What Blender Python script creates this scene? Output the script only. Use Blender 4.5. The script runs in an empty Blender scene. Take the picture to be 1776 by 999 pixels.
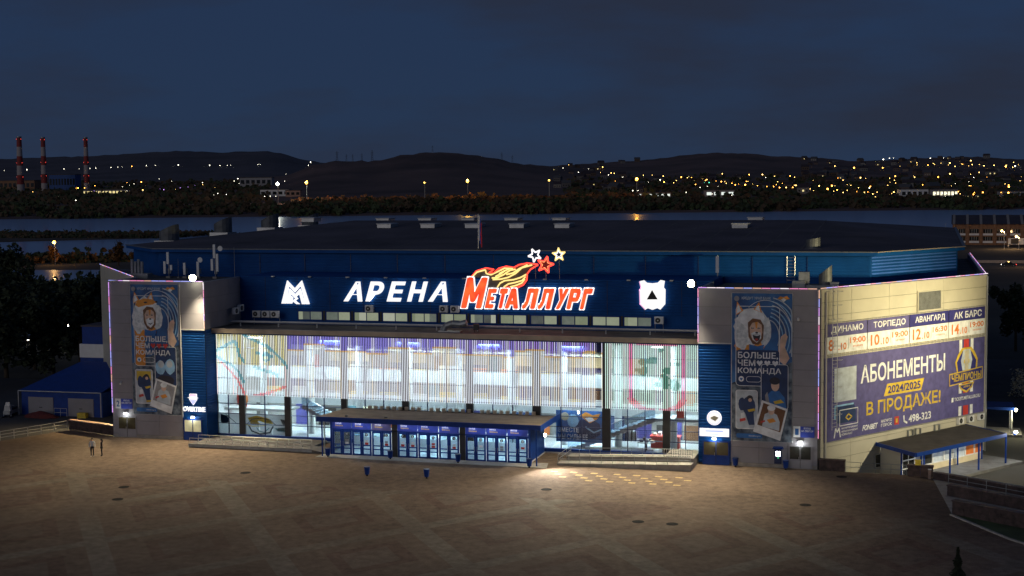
import bpy, bmesh, math, random
from mathutils import Matrix, Vector
SC = bpy.context.scene
COL = SC.collection
R = math.radians
rnd = random.Random(7)

# ------------------------------------------------------------------ camera
cam_d = bpy.data.cameras.new('camera')
cam = bpy.data.objects.new('camera', cam_d); COL.objects.link(cam)
CAMP = Vector((82.257, -130.593, 26.828)); YAW, PIT, ROL = -0.2854, 0.0774, -0.0100
fw = Vector((math.sin(YAW)*math.cos(PIT), math.cos(YAW)*math.cos(PIT), -math.sin(PIT)))
rt = Vector((math.cos(YAW), -math.sin(YAW), 0)); up = rt.cross(fw)
r2 = rt*math.cos(ROL)+up*math.sin(ROL); u2 = up*math.cos(ROL)-rt*math.sin(ROL)
cam.matrix_world = Matrix(((r2.x, u2.x, -fw.x, CAMP.x), (r2.y, u2.y, -fw.y, CAMP.y), (r2.z, u2.z, -fw.z, CAMP.z), (0, 0, 0, 1)))
cam_d.sensor_width = 36; cam_d.lens = 50.0; cam_d.clip_start = 1; cam_d.clip_end = 20000
SC.camera = cam

# ------------------------------------------------------------------ dusk sky
W = bpy.data.worlds.new('World'); SC.world = W; W.use_nodes = True
nt = W.node_tree; nt.nodes.clear()
def N(tree, t, **k):
    n = tree.nodes.new(t)
    for a, b in k.items(): setattr(n, a, b)
    return n
sky = N(nt, 'ShaderNodeTexSky', sky_type='NISHITA', sun_disc=False, sun_elevation=R(11), sun_rotation=R(200), altitude=300, air_density=1.0, dust_density=0.3, ozone_density=5.0)
tc = N(nt, 'ShaderNodeTexCoord'); mp = N(nt, 'ShaderNodeMapping'); mp.inputs['Scale'].default_value = (2.2, 2.2, 9.0); mp.inputs['Rotation'].default_value = (.12, -.10, 0)
nz = N(nt, 'ShaderNodeTexNoise'); nz.inputs['Scale'].default_value = 1.7; nz.inputs['Detail'].default_value = 5; nz.inputs['Roughness'].default_value = .55
cr = N(nt, 'ShaderNodeMapRange'); cr.inputs[1].default_value = .44; cr.inputs[2].default_value = .66; cr.inputs[3].default_value = 0; cr.inputs[4].default_value = .75
mx = N(nt, 'ShaderNodeMix', data_type='RGBA'); bg = N(nt, 'ShaderNodeBackground'); ow = N(nt, 'ShaderNodeOutputWorld')
mul = N(nt, 'ShaderNodeMix', data_type='RGBA', blend_type='MULTIPLY'); mul.inputs[0].default_value = 1
SKYTINT = (.0037, .0050, .0078, 1); CLOUD = (.0190, .0225, .037, 1); DUSK = (.019, .036, .082, 1); SKYS = 1.12
mul.inputs[7].default_value = SKYTINT
L = nt.links.new
L(tc.outputs['Generated'], mp.inputs[0]); L(mp.outputs[0], nz.inputs['Vector']); L(nz.outputs[0], cr.inputs[0])
dk = N(nt, 'ShaderNodeMix', data_type='RGBA'); dk.inputs[0].default_value = .75; dk.inputs[7].default_value = DUSK
L(sky.outputs[0], mul.inputs[6]); L(mul.outputs[2], dk.inputs[6]); L(dk.outputs[2], mx.inputs[6]); mx.inputs[7].default_value = CLOUD
L(cr.outputs[0], mx.inputs[0]); L(mx.outputs[2], bg.inputs[0]); bg.inputs[1].default_value = SKYS; L(bg.outputs[0], ow.inputs[0])
sun_d = bpy.data.lights.new('sun', 'SUN'); sun_d.energy = .32; sun_d.angle = R(35); sun_d.color = (1, .93, .90)      # last western glow behind the camera
sun = bpy.data.objects.new('sun', sun_d); COL.objects.link(sun); sun.rotation_euler = (R(79), 0, R(-20))
vs = SC.view_settings; vs.view_transform = 'Standard'; vs.look = 'None'; vs.exposure = 0; vs.gamma = 1; vs.use_curve_mapping = False
SC.cycles.use_denoising = True; SC.cycles.sample_clamp_indirect = 3; SC.cycles.sample_clamp_direct = 0
SC.cycles.max_bounces = 6; SC.cycles.diffuse_bounces = 3; SC.cycles.glossy_bounces = 3; SC.cycles.transparent_max_bounces = 12
SC.cycles.use_light_tree = True; SC.cycles.caustics_reflective = False; SC.cycles.caustics_refractive = False

# ------------------------------------------------------------------ helpers
def tag(o, label=None, cat=None, group=None, kind=None):
    if label: o['label'] = label
    if cat: o['category'] = cat
    if group: o['group'] = group
    if kind: o['kind'] = kind
    return o
def thing(name, label, cat, loc=(0, 0, 0), rz=0, group=None):
    o = bpy.data.objects.new(name, None); COL.objects.link(o); o.empty_display_size = .2
    o.location = loc; o.rotation_euler = (0, 0, rz)
    return tag(o, label, cat, group)
def put(name, mesh, parent=None, loc=(0, 0, 0), rz=0):
    o = bpy.data.objects.new(name, mesh); COL.objects.link(o); o.parent = parent
    o.location = loc; o.rotation_euler = (0, 0, rz); return o
def dup(o, loc=None, rz=None, parent=None):
    c = o.copy(); COL.objects.link(c)
    if parent is not None: c.parent = parent
    if loc is not None: c.location = loc
    if rz is not None: c.rotation_euler = (0, 0, rz)
    for ch in [x for x in bpy.data.objects if x.parent is o]: dup(ch, parent=c)
    return c
CH = {}
def dup_tree(o, kids, loc, rz=0, label=None):
    c = o.copy(); COL.objects.link(c); c.location = loc; c.rotation_euler = (0, 0, rz)
    if label: c['label'] = label
    for k in kids:
        d = k.copy(); COL.objects.link(d); d.parent = c
    return c
class MB:
    def __init__(s, T=None): s.v = []; s.f = []; s.m = []; s.T = T
    def vt(s, p):
        p = Vector(p)
        if s.T is not None: p = s.T @ p
        s.v.append(p[:]); return len(s.v)-1
    def poly(s, pts, mi=0):
        s.f.append([s.vt(p) for p in pts]); s.m.append(mi); return s
    def box(s, x0, x1, y0, y1, z0, z1, mi=0):
        i = [s.vt((x, y, z)) for z in (z0, z1) for y in (y0, y1) for x in (x0, x1)]
        for q in ((0, 2, 3, 1), (4, 5, 7, 6), (0, 1, 5, 4), (2, 6, 7, 3), (0, 4, 6, 2), (1, 3, 7, 5)):
            s.f.append([i[k] for k in q]); s.m.append(mi)
        return s
    def cyl(s, p, q, r0, r1=None, n=8, mi=0, cap=True):
        p = Vector(p); q = Vector(q); r1 = r0 if r1 is None else r1
        d = (q-p).normalized(); a = d.orthogonal().normalized(); b = d.cross(a)
        A = []; B = []
        for k in range(n):
            t = 2*math.pi*k/n; e = a*math.cos(t)+b*math.sin(t)
            A.append(s.vt(p+e*r0)); B.append(s.vt(q+e*r1))
        for k in range(n):
            j = (k+1) % n; s.f.append([A[k], A[j], B[j], B[k]]); s.m.append(mi)
        if cap: s.f.append(A[::-1]); s.m.append(mi); s.f.append(B); s.m.append(mi)
        return s
    def tube(s, pts, r, n=6, mi=0):
        for a, b in zip(pts, pts[1:]):
            if (Vector(a)-Vector(b)).length > 1e-5: s.cyl(a, b, r, r, n, mi)
        return s
    def prism(s, pts, z0, z1, mi=0):            # xy outline, counter-clockwise
        n = len(pts); A = [s.vt((p[0], p[1], z0)) for p in pts]; B = [s.vt((p[0], p[1], z1)) for p in pts]
        for k in range(n):
            j = (k+1) % n; s.f.append([A[k], A[j], B[j], B[k]]); s.m.append(mi)
        s.f.append(A[::-1]); s.m.append(mi); s.f.append(B); s.m.append(mi); return s
    def plate(s, pts, y0, y1, mi=0):            # xz outline extruded along y
        n = len(pts); A = [s.vt((p[0], y0, p[1])) for p in pts]; B = [s.vt((p[0], y1, p[1])) for p in pts]
        for k in range(n):
            j = (k+1) % n; s.f.append([A[k], A[j], B[j], B[k]]); s.m.append(mi)
        s.f.append(A); s.m.append(mi); s.f.append(B[::-1]); s.m.append(mi); return s
    def ribbon(s, pts, w, y0, y1, mi=0, closed=False):   # thick polyline in xz
        P = [Vector((p[0], p[1])) for p in pts]
        seg = list(zip(P, P[1:]))+([(P[-1], P[0])] if closed else [])
        for a, b in seg:
            d = (b-a)
            if d.length < 1e-6: continue
            d.normalize(); o = Vector((-d.y, d.x))*w/2; e = d*w*.3
            s.plate([(a-e-o)[:], (b+e-o)[:], (b+e+o)[:], (a-e+o)[:]], y0, y1, mi)
        return s
    def corrug(s, x0, x1, z0, z1, y, pitch=.25, dep=.045, mi=0):  # horizontally ribbed sheet facing -y
        n = max(1, round((z1-z0)/pitch)); h = (z1-z0)/n; L0 = []
        for k in range(n):
            z = z0+k*h
            for zz, yy in ((z, y), (z+h*.45, y), (z+h*.55, y-dep), (z+h*.9, y-dep)): L0.append((zz, yy))
        L0.append((z1, y))
        A = [s.vt((x0, yy, zz)) for zz, yy in L0]; B = [s.vt((x1, yy, zz)) for zz, yy in L0]
        for k in range(len(L0)-1): s.f.append([A[k], B[k], B[k+1], A[k+1]]); s.m.append(mi)
        return s
    def sphere(s, c, r, n=8, m=5, mi=0, sz=1):
        c = Vector(c); rows = []
        for j in range(m+1):
            t = math.pi*j/m; rows.append([s.vt(c+Vector((r*math.sin(t)*math.cos(2*math.pi*k/n), r*math.sin(t)*math.sin(2*math.pi*k/n), r*sz*math.cos(t)))) for k in range(n)])
        for j in range(m):
            for k in range(n):
                k2 = (k+1) % n; s.f.append([rows[j][k], rows[j+1][k], rows[j+1][k2], rows[j][k2]]); s.m.append(mi)
        return s
    def mesh(s, name, mats, smooth=False):
        me = bpy.data.meshes.new(name); me.from_pydata(s.v, [], s.f)
        mats = mats if isinstance(mats, (list, tuple)) else [mats]
        for m in mats: me.materials.append(m)
        if len(mats) > 1: me.polygons.foreach_set('material_index', s.m)
        if smooth: me.polygons.foreach_set('use_smooth', [True]*len(me.polygons))
        me.update(); return me
    def build(s, name, mats, parent=None, loc=(0, 0, 0), rz=0, smooth=False):
        return put(name, s.mesh(name, mats, smooth), parent, loc, rz)
def frame(x, y, a, z=0): return Matrix.Translation((x, y, z)) @ Matrix.Rotation(a, 4, 'Z')

def P(name, col, rough=.6, metal=0, var=.18, scale=2.0, bump=0, emit=None, es=0, sample=True, detail=4, spec=.5):
    m = bpy.data.materials.new(name); m.use_nodes = True; t = m.node_tree; b = t.nodes['Principled BSDF']
    b.inputs['Roughness'].default_value = rough; b.inputs['Metallic'].default_value = metal
    b.inputs['Specular IOR Level'].default_value = spec
    b.inputs['Base Color'].default_value = (*col, 1)
    if var > 0 or bump > 0:
        g = N(t, 'ShaderNodeNewGeometry'); n = N(t, 'ShaderNodeTexNoise'); n.inputs['Scale'].default_value = scale; n.inputs['Detail'].default_value = detail
        t.links.new(g.outputs['Position'], n.inputs['Vector'])
        mr = N(t, 'ShaderNodeMapRange'); mr.inputs[1].default_value = .3; mr.inputs[2].default_value = .7; mr.inputs[3].default_value = 1-var; mr.inputs[4].default_value = 1+var
        x = N(t, 'ShaderNodeMix', data_type='RGBA', blend_type='MULTIPLY'); x.inputs[0].default_value = 1; x.inputs[6].default_value = (*col, 1)
        t.links.new(n.outputs[0], mr.inputs[0]); t.links.new(mr.outputs[0], x.inputs[7]); t.links.new(x.outputs[2], b.inputs['Base Color'])
        if bump > 0:
            bp = N(t, 'ShaderNodeBump'); bp.inputs['Strength'].default_value = bump; bp.inputs['Distance'].default_value = .05
            t.links.new(n.outputs[0], bp.inputs['Height']); t.links.new(bp.outputs[0], b.inputs['Normal'])
    if emit:
        b.inputs['Emission Color'].default_value = (*emit, 1); b.inputs['Emission Strength'].default_value = es
        if not sample: m.cycles.emission_sampling = 'NONE'
    return m
def glass(name, tint=(.9, .95, 1), trans=.86, rough=.05):
    m = bpy.data.materials.new(name); m.use_nodes = True; t = m.node_tree; t.nodes.clear()
    o = N(t, 'ShaderNodeOutputMaterial'); tr = N(t, 'ShaderNodeBsdfTransparent'); gl = N(t, 'ShaderNodeBsdfGlossy'); mi = N(t, 'ShaderNodeMixShader')
    tr.inputs[0].default_value = (*[c*.97 for c in tint], 1); gl.inputs['Roughness'].default_value = rough
    fr = N(t, 'ShaderNodeFresnel'); fr.inputs[0].default_value = 1.5; ad = N(t, 'ShaderNodeMath', operation='ADD'); ad.inputs[1].default_value = 1-trans-.04
    t.links.new(fr.outputs[0], ad.inputs[0]); t.links.new(ad.outputs[0], mi.inputs[0]); t.links.new(tr.outputs[0], mi.inputs[1]); t.links.new(gl.outputs[0], mi.inputs[2]); t.links.new(mi.outputs[0], o.inputs[0])
    return m
def light(kind, name, loc, power, col=(1, .95, .85), size=1, target=None, parent=None, spot=None, blend=.6, sy=None):
    d = bpy.data.lights.new(name, kind); d.energy = power; d.color = col
    if kind == 'AREA':
        d.size = size
        if sy: d.shape = 'RECTANGLE'; d.size_y = sy
    else: d.shadow_soft_size = size
    if kind == 'SPOT': d.spot_size = R(spot or 120); d.spot_blend = blend
    o = bpy.data.objects.new(name, d); COL.objects.link(o); o.parent = parent; o.location = loc
    if target is not None:
        o.rotation_euler = (Vector(target)-Vector(loc)).to_track_quat('-Z', 'Y').to_euler()
    return o

# lettering: every text curve is converted in one go
TXT = {}
STY = {'b': dict(offset=.022), 'x': dict(offset=.045), 'o': dict(offset=.105), 'i': dict(offset=.03, shear=.28), 'ix': dict(offset=.072, shear=.30), 'io': dict(offset=.125, shear=.30), 'r': dict(offset=0)}
def prep(reqs):
    obs = []
    for body, sty, ext in reqs:
        if (body, sty, ext) in TXT: continue
        cu = bpy.data.curves.new('lettering', 'FONT'); cu.body = body; cu.resolution_u = 3; cu.extrude = ext
        for a, b in STY[sty].items(): setattr(cu, a, b)
        o = bpy.data.objects.new('lettering', cu); COL.objects.link(o); obs.append((o, cu, (body, sty, ext))); TXT[(body, sty, ext)] = None
    bpy.context.view_layer.update(); dg = bpy.context.evaluated_depsgraph_get()
    for o, cu, k in obs:
        m = bpy.data.meshes.new_from_object(o.evaluated_get(dg))
        TXT[k] = ([v.co[:] for v in m.vertices], [list(p.vertices) for p in m.polygons])
        bpy.data.meshes.remove(m); bpy.data.objects.remove(o); bpy.data.curves.remove(cu)
def text(body, sty, x0, x1, z0, z1, y, mat, parent, ext=0, name='lettering'):
    v, f = TXT[(body, sty, ext)]
    xs = [p[0] for p in v]; ys = [p[1] for p in v]; a, b, c, d = min(xs), max(xs), min(ys), max(ys)
    if x1 is None: x1 = x0+(b-a)*(z1-z0)/(d-c)
    w = MB(); w.v = [(x0+(p[0]-a)/(b-a)*(x1-x0), y-p[2], z0+(p[1]-c)/(d-c)*(z1-z0)) for p in v]
    w.f = [q for q in f]; w.m = [0]*len(f)
    return w.build(name, mat, parent)

# ------------------------------------------------------------------ materials
M = {}
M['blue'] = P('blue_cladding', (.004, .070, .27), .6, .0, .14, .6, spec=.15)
M['blue_paint'] = P('blue_paint', (.008, .045, .26), .5, 0, .15, 1.5, spec=.25)
M['navy'] = P('navy_steel', (.006, .02, .09), .4, 0, .15, 1.5)
M['bluelit'] = P('lit_blue_cladding', (.06, .17, .60), .6, 0, .1, .6, spec=.15)  # lit copy of the blue cladding, light put into the colour
M['grey'] = P('grey_panel', (.27, .26, .285), .55, 0, .08, .8)
M['greywall'] = P('pale_panel', (.56, .53, .43), .55, 0, .07, .5)
M['joint'] = P('dark_joint', (.09, .09, .09), .8, 0, .1)
M['white'] = P('white_paint', (.78, .78, .76), .5, 0, .06)
M['cream'] = P('cream_wall', (.72, .62, .42), .6, 0, .1, 1)
M['trim'] = P('tan_coping', (.42, .34, .25), .5, .2, .15, 1)
M['zinc'] = P('zinc_trim', (.42, .43, .44), .4, .6, .12, 1)
M['roof'] = P('bitumen_roof', (.10, .082, .088), .9, 0, .4, .12, .3, detail=8)
M['lowroof'] = P('felt_roof', (.13, .115, .10), .9, 0, .35, .6, .3, detail=8)
M['canroof'] = P('canopy_roof_felt', (.21, .165, .12), .9, 0, .22, .8, .2, detail=8)
M['dark'] = P('dark_panel', (.018, .018, .02), .5, 0, .2)
M['black'] = P('black_rubber', (.012, .012, .013), .5, 0, .2)
M['steel'] = P('galvanised_steel', (.45, .46, .47), .35, .8, .15, 3)
M['stain'] = P('dull_vent_metal', (.30, .32, .33), .5, .5, .2, 2)
M['pipe'] = P('pale_pipe', (.55, .55, .54), .5, .1, .1)
M['concrete'] = P('concrete', (.33, .31, .28), .85, 0, .2, 1.5, .3)
M['stone'] = P('red_granite_wall', (.06, .036, .034), .6, 0, .6, 2.2, .4, detail=6)
M['stonelit'] = P('lit_granite_coping', (.36, .25, .20), .6, 0, .3, 2.2, .2)  # paler copy of the stone, light on lit copings put into the colour
M['floor'] = P('hall_floor', (.58, .59, .60), .3, 0, .1)
M['red'] = P('red_board', (.62, .045, .03), .5, 0, .1)
M['orange'] = P('orange_board', (.75, .22, .05), .5, 0, .1)
M['yellow'] = P('yellow_paint', (.75, .55, .05), .6, 0, .2, 4)
M['yellowmark'] = P('worn_yellow_marking', (.40, .27, .09), .7, 0, .45, 6)
M['glass'] = glass('hall_glass')
M['doorglass'] = glass('door_glass', (.75, .9, 1), .82)
M['darkglass'] = P('dark_window_glass', (.03, .032, .03), .08, 0, .2)
M['skin'] = P('skin', (.45, .26, .18), .6, 0, .05)
M['green'] = P('shrub_leaf', (.045, .065, .022), .8, 0, .5, .8)
M['greendk'] = P('dark_leaf', (.030, .042, .018), .8, 0, .5, .6)
M['autumn'] = P('autumn_leaf', (.16, .075, .02), .8, 0, .5, .6)
M['bark'] = P('bark', (.06, .045, .03), .9, 0, .3, 4)
M['grass'] = P('lawn_grass', (.05, .075, .025), .9, 0, .5, .4, .3, detail=8)
M['asphalt'] = P('asphalt', (.055, .055, .056), .9, 0, .25, .3, .2, detail=8)
M['roadpale'] = P('worn_road', (.075, .07, .06), .9, 0, .25, .2)
M['tyre'] = P('tyre', (.015, .015, .016), .7, 0, .1)
M['brickw'] = P('brown_brick', (.27, .145, .08), .85, 0, .25, 1.2)
M['redroof'] = P('dark_metal_roof', (.05, .032, .03), .6, 0, .3, .2)
M['lampw'] = P('lamp_white', (.9, .9, .9), .5, 0, 0, emit=(1, .97, .88), es=14)
M['lampcool'] = P('lamp_cool', (.9, .9, .9), .5, 0, 0, emit=(.92, .97, 1), es=12)
M['lampwarm'] = P('lamp_warm', (.9, .8, .6), .5, 0, 0, emit=(1, .72, .36), es=12)
M['flood'] = P('flood_lens', (.9, .9, .8), .5, 0, 0, emit=(1, .93, .62), es=40)
M['signw'] = P('sign_white_acrylic', (.8, .8, .8), .4, 0, 0, emit=(1, .99, .97), es=1.0)
M['signs'] = P('small_sign_white', (.8, .8, .8), .4, 0, 0, emit=(1, .99, .97), es=.9)
M['signp'] = P('sign_pink_edge', (.8, .5, .7), .4, 0, 0, emit=(1, .55, .85), es=.8)
M['neony'] = P('neon_yellow', (.9, .7, .2), .4, 0, 0, emit=(1, .72, .25), es=1.25)
M['neonr'] = P('neon_red', (.9, .1, .05), .4, 0, 0, emit=(1, .05, .03), es=2.6)
M['neonw'] = P('neon_white', (.9, .9, .9), .4, 0, 0, emit=(1, .95, .95), es=1.2)
def redface():
    m = P('sign_red_acrylic', (.8, .08, .03), .4, 0, 0, emit=(1, .10, .02), es=.95); t = m.node_tree; b = t.nodes['Principled BSDF']
    g = N(t, 'ShaderNodeNewGeometry'); n = N(t, 'ShaderNodeTexNoise'); n.inputs['Scale'].default_value = .8; r = N(t, 'ShaderNodeValToRGB')
    r.color_ramp.elements[0].position = .35; r.color_ramp.elements[0].color = (.95, .05, .012, 1); r.color_ramp.elements[1].position = .65; r.color_ramp.elements[1].color = (1, .16, .03, 1)
    t.links.new(g.outputs['Position'], n.inputs['Vector']); t.links.new(n.outputs[0], r.inputs[0]); t.links.new(r.outputs[0], b.inputs['Emission Color'])
    return m
M['signr'] = redface()
for k, c, s in (('e1', (.75, .35, 1), 1.2), ('e2', (1, .25, .55), 1.1), ('e3', (.35, .38, 1), 1.3), ('e4', (1, .85, .95), 1.3), ('e5', (.95, .5, .35), 1.0)):
    M[k] = P('edge_light_'+k, (.5, .5, .5), .5, 0, 0, emit=c, es=s)
EDGE = [M[k] for k in ('e1', 'e2', 'e3', 'e4', 'e5')]
def edge_light(p, q, parent, r=.032):
    p = Vector(p); q = Vector(q); n = max(1, int((q-p).length/.8)); b = MB()
    for k in range(n): b.cyl(p.lerp(q, k/n), p.lerp(q, (k+.93)/n), r, r, 5, rnd.choice((0, 0, 1, 1, 2, 2, 3, 4)))
    return b.build('edge_light', EDGE, parent)
def colmat(name, c, rough=.6, var=.20, scale=1.6): return P(name, c, rough, 0, var, scale, .25, detail=6)
PR = {k: colmat('print_'+k, c) for k, c in dict(navy=(.014, .04, .13), blue=(.025, .14, .42), sky=(.30, .55, .80), white=(.82, .84, .86), pale=(.52, .58, .64), orange=(.75, .30, .04), skin=(.70, .48, .36), dark=(.02, .02, .035), brown=(.16, .07, .03), red=(.55, .05, .04), grey=(.30, .30, .32), yellow=(.68, .48, .05), violet=(.035, .035, .20), violetgrey=(.105, .095, .27), hay=(.55, .50, .36), teal=(.10, .24, .30)).items()}
M['adblue'] = colmat('notice_blue', (.03, .06, .42))
def cloudy(name, a, b, scale):
    m = P(name, a, .55, 0, 0); t = m.node_tree; bs = t.nodes['Principled BSDF']; g = N(t, 'ShaderNodeNewGeometry'); n = N(t, 'ShaderNodeTexNoise'); n.inputs['Scale'].default_value = scale; n.inputs['Detail'].default_value = 6
    r = N(t, 'ShaderNodeValToRGB'); r.color_ramp.elements[0].position = .35; r.color_ramp.elements[0].color = (*a, 1); r.color_ramp.elements[1].position = .68; r.color_ramp.elements[1].color = (*b, 1)
    t.links.new(g.outputs['Position'], n.inputs['Vector']); t.links.new(n.outputs[0], r.inputs[0]); t.links.new(r.outputs[0], bs.inputs['Base Color']); return m
PR['crowd'] = cloudy('print_crowd', (.01, .025, .06), (.24, .30, .36), 1.6)
PR['bluebg'] = cloudy('print_blue_ground', (.012, .05, .18), (.04, .20, .52), .5)
PR['fur'] = cloudy('print_fur', (.50, .55, .58), (.88, .90, .90), 3.5)

# plaza paving: block pattern of paler bands laid as a diamond lattice
def paving():
    m = P('plaza_paving', (.2, .14, .1), .8, 0, 0, spec=.08); t = m.node_tree; b = t.nodes['Principled BSDF']; K = t.links.new
    g = N(t, 'ShaderNodeNewGeometry'); sx = N(t, 'ShaderNodeSeparateXYZ'); K(g.outputs['Position'], sx.inputs[0])
    def mth(op, a, c=None, v=None):
        n = N(t, 'ShaderNodeMath', operation=op); K(a, n.inputs[0])
        if c is not None: K(c, n.inputs[1])
        elif v is not None: n.inputs[1].default_value = v
        return n.outputs[0]
    X = mth('ADD', sx.outputs[0], v=-37.4); Y = mth('MULTIPLY', mth('ADD', sx.outputs[1], v=18.0), v=.74)
    def band(sgn, lo, hi):
        q = mth('ADD', X, Y) if sgn > 0 else mth('SUBTRACT', X, Y)
        fr = mth('FRACT', mth('ADD', mth('MULTIPLY', q, v=1/14.6), v=100.0))
        return mth('MULTIPLY', mth('GREATER_THAN', fr, v=lo), mth('LESS_THAN', fr, v=hi))
    lim = mth('LESS_THAN', sx.outputs[1], v=-17.2)
    msk = N(t, 'ShaderNodeTexNoise'); msk.inputs['Scale'].default_value = .055; msk.inputs['Detail'].default_value = 2; K(g.outputs['Position'], msk.inputs['Vector'])
    mk = N(t, 'ShaderNodeMapRange'); mk.inputs[1].default_value = .34; mk.inputs[2].default_value = .56; K(msk.outputs[0], mk.inputs[0]); lim2 = mth('MULTIPLY', lim, mk.outputs[0])
    bands = mth('MULTIPLY', mth('MAXIMUM', band(1, .86, .999), band(-1, .001, .13)), lim2)
    blk = mth('MULTIPLY', mth('MULTIPLY', band(1, .30, .62), band(-1, .34, .66)), lim2)
    ring = mth('MULTIPLY', mth('MULTIPLY', band(1, .22, .72), band(-1, .26, .74)), lim)
    br = N(t, 'ShaderNodeTexBrick'); br.inputs['Scale'].default_value = 2.4; br.inputs['Color1'].default_value = (1.08, 1.08, 1.08, 1); br.inputs['Color2'].default_value = (.92, .92, .92, 1); br.inputs['Mortar'].default_value = (.72, .72, .72, 1); br.inputs['Mortar Size'].default_value = .03
    K(g.outputs['Position'], br.inputs['Vector'])
    n1 = N(t, 'ShaderNodeTexNoise'); n1.inputs['Scale'].default_value = .09; n1.inputs['Detail'].default_value = 8; n1.inputs['Roughness'].default_value = .62; K(g.outputs['Position'], n1.inputs['Vector'])
    n2 = N(t, 'ShaderNodeTexNoise'); n2.inputs['Scale'].default_value = 1.3; n2.inputs['Detail'].default_value = 6; n2.inputs['Roughness'].default_value = .7; K(g.outputs['Position'], n2.inputs['Vector'])
    def mix(f, a, c, bt='MIX'):
        n = N(t, 'ShaderNodeMix', data_type='RGBA', blend_type=bt)
        if isinstance(f, (int, float)): n.inputs[0].default_value = f
        else: K(f, n.inputs[0])
        for s, i in ((a, 6), (c, 7)):
            if isinstance(s, tuple): n.inputs[i].default_value = (*s, 1)
            else: K(s, n.inputs[i])
        return n.outputs[2]
    c = mix(0, (.200, .145, .108), (0, 0, 0))
    c = mix(mth('MULTIPLY', ring, v=.55), c, (.150, .090, .072))
    c = mix(mth('MULTIPLY', blk, v=.5), c, (.225, .185, .145))
    c = mix(mth('MULTIPLY', bands, v=.62), c, (.255, .222, .178))
    mr = N(t, 'ShaderNodeMapRange'); mr.inputs[1].default_value = .3; mr.inputs[2].default_value = .7; mr.inputs[3].default_value = .72; mr.inputs[4].default_value = 1.2; K(n1.outputs[0], mr.inputs[0])
    m2 = N(t, 'ShaderNodeMapRange'); m2.inputs[1].default_value = .25; m2.inputs[2].default_value = .75; m2.inputs[3].default_value = .6; m2.inputs[4].default_value = 1.35; K(n2.outputs[0], m2.inputs[0])
    c = mix(1.0, c, mr.outputs[0], 'MULTIPLY'); c = mix(1.0, c, m2.outputs[0], 'MULTIPLY'); c = mix(1.0, c, br.outputs[0], 'MULTIPLY')
    K(c, b.inputs['Base Color'])
    bp = N(t, 'ShaderNodeBump'); bp.inputs['Strength'].default_value = .35; bp.inputs['Distance'].default_value = .03; K(n2.outputs[0], bp.inputs['Height']); K(bp.outputs[0], b.inputs['Normal'])
    rr = N(t, 'ShaderNodeMapRange'); rr.inputs[3].default_value = .85; rr.inputs[4].default_value = 1.0; K(n1.outputs[0], rr.inputs[0]); K(rr.outputs[0], b.inputs['Roughness'])
    return m
M['paving'] = paving()
def water():
    m = P('lake_water', (.010, .018, .028), .10, 0, 0); t = m.node_tree; b = t.nodes['Principled BSDF']
    g = N(t, 'ShaderNodeNewGeometry'); n = N(t, 'ShaderNodeTexNoise'); n.inputs['Scale'].default_value = .35; n.inputs['Detail'].default_value = 4
    bp = N(t, 'ShaderNodeBump'); bp.inputs['Strength'].default_value = .035; bp.inputs['Distance'].default_value = .2
    t.links.new(g.outputs['Position'], n.inputs['Vector']); t.links.new(n.outputs[0], bp.inputs['Height']); t.links.new(bp.outputs[0], b.inputs['Normal'])
    gl = N(t, 'ShaderNodeBsdfGlossy'); gl.inputs['Roughness'].default_value = .36; gl.inputs[0].default_value = (.75, .85, 1, 1); mi = N(t, 'ShaderNodeMixShader'); mi.inputs[0].default_value = .55; o_ = t.nodes['Material Output']
    t.links.new(b.outputs[0], mi.inputs[1]); t.links.new(gl.outputs[0], mi.inputs[2]); t.links.new(mi.outputs[0], o_.inputs[0]); return m
M['water'] = water()
M['hill'] = P('dry_hill', (.125, .072, .055), .95, 0, .5, .006, detail=10)
M['hillfar'] = P('far_hill', (.085, .07, .075), .95, 0, .3, .004, detail=8)
M['ground'] = P('dark_ground', (.06, .055, .04), .95, 0, .5, .03, detail=8)
M['reed'] = P('brown_reeds', (.075, .05, .028), .9, 0, .5, .05)
M['reedo'] = P('autumn_scrub', (.20, .09, .035), .9, 0, .5, .05)

# ------------------------------------------------------------------ terrain, water, far shore
UX = Vector((math.sin(YAW), math.cos(YAW), 0)); VX = Vector((math.cos(YAW), -math.sin(YAW), 0))
NEAR = [(-0.4793, 29, 2600), (-0.2773, 27, 2600), (-0.1884, 28, 2600), (-0.156, 36, 2600), (-0.1397, 54, 2650), (-0.1234, 62, 2700), (-0.1073, 62, 2700), (-0.0972, 60, 2700), (-0.079, 71, 2750), (-0.0628, 78, 2800), (-0.0507, 80, 2800), (-0.0346, 77, 2800), (-0.0144, 67, 2800), (0.0057, 55, 2850), (0.0259, 50, 2950), (0.0461, 56, 3300), (0.0703, 64, 3600), (0.0865, 67, 3700), (0.1067, 76, 3800), (0.1269, 85, 3800), (0.143, 89, 3800), (0.1672, 85, 3800), (0.1834, 78, 3800), (0.2076, 74, 3800), (0.2238, 69, 3800), (0.24, 62, 3800), (0.2601, 64, 3800), (0.2884, 68, 3800), (0.3086, 70, 3800), (0.3288, 71, 3800), (0.3595, 62, 3800), (0.4904, 51, 3800)]
FAR = [(-0.4786, 134), (-0.3575, 134), (-0.3332, 140), (-0.2969, 143), (-0.2767, 150), (-0.2565, 159), (-0.2363, 163), (-0.204, 155), (-0.1798, 159), (-0.1677, 156), (-0.1556, 139), (-0.1436, 115), (-0.1315, 104), (-0.0993, 91), (-0.0347, 61), (0.0461, 32)]
def lerp1(x, xs, ys):
    if x <= xs[0]: return ys[0]
    for a, b, c, d in zip(xs, xs[1:], ys, ys[1:]):
        if x <= b: return c+(d-c)*(x-a)/(b-a)
    return ys[-1]
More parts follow.
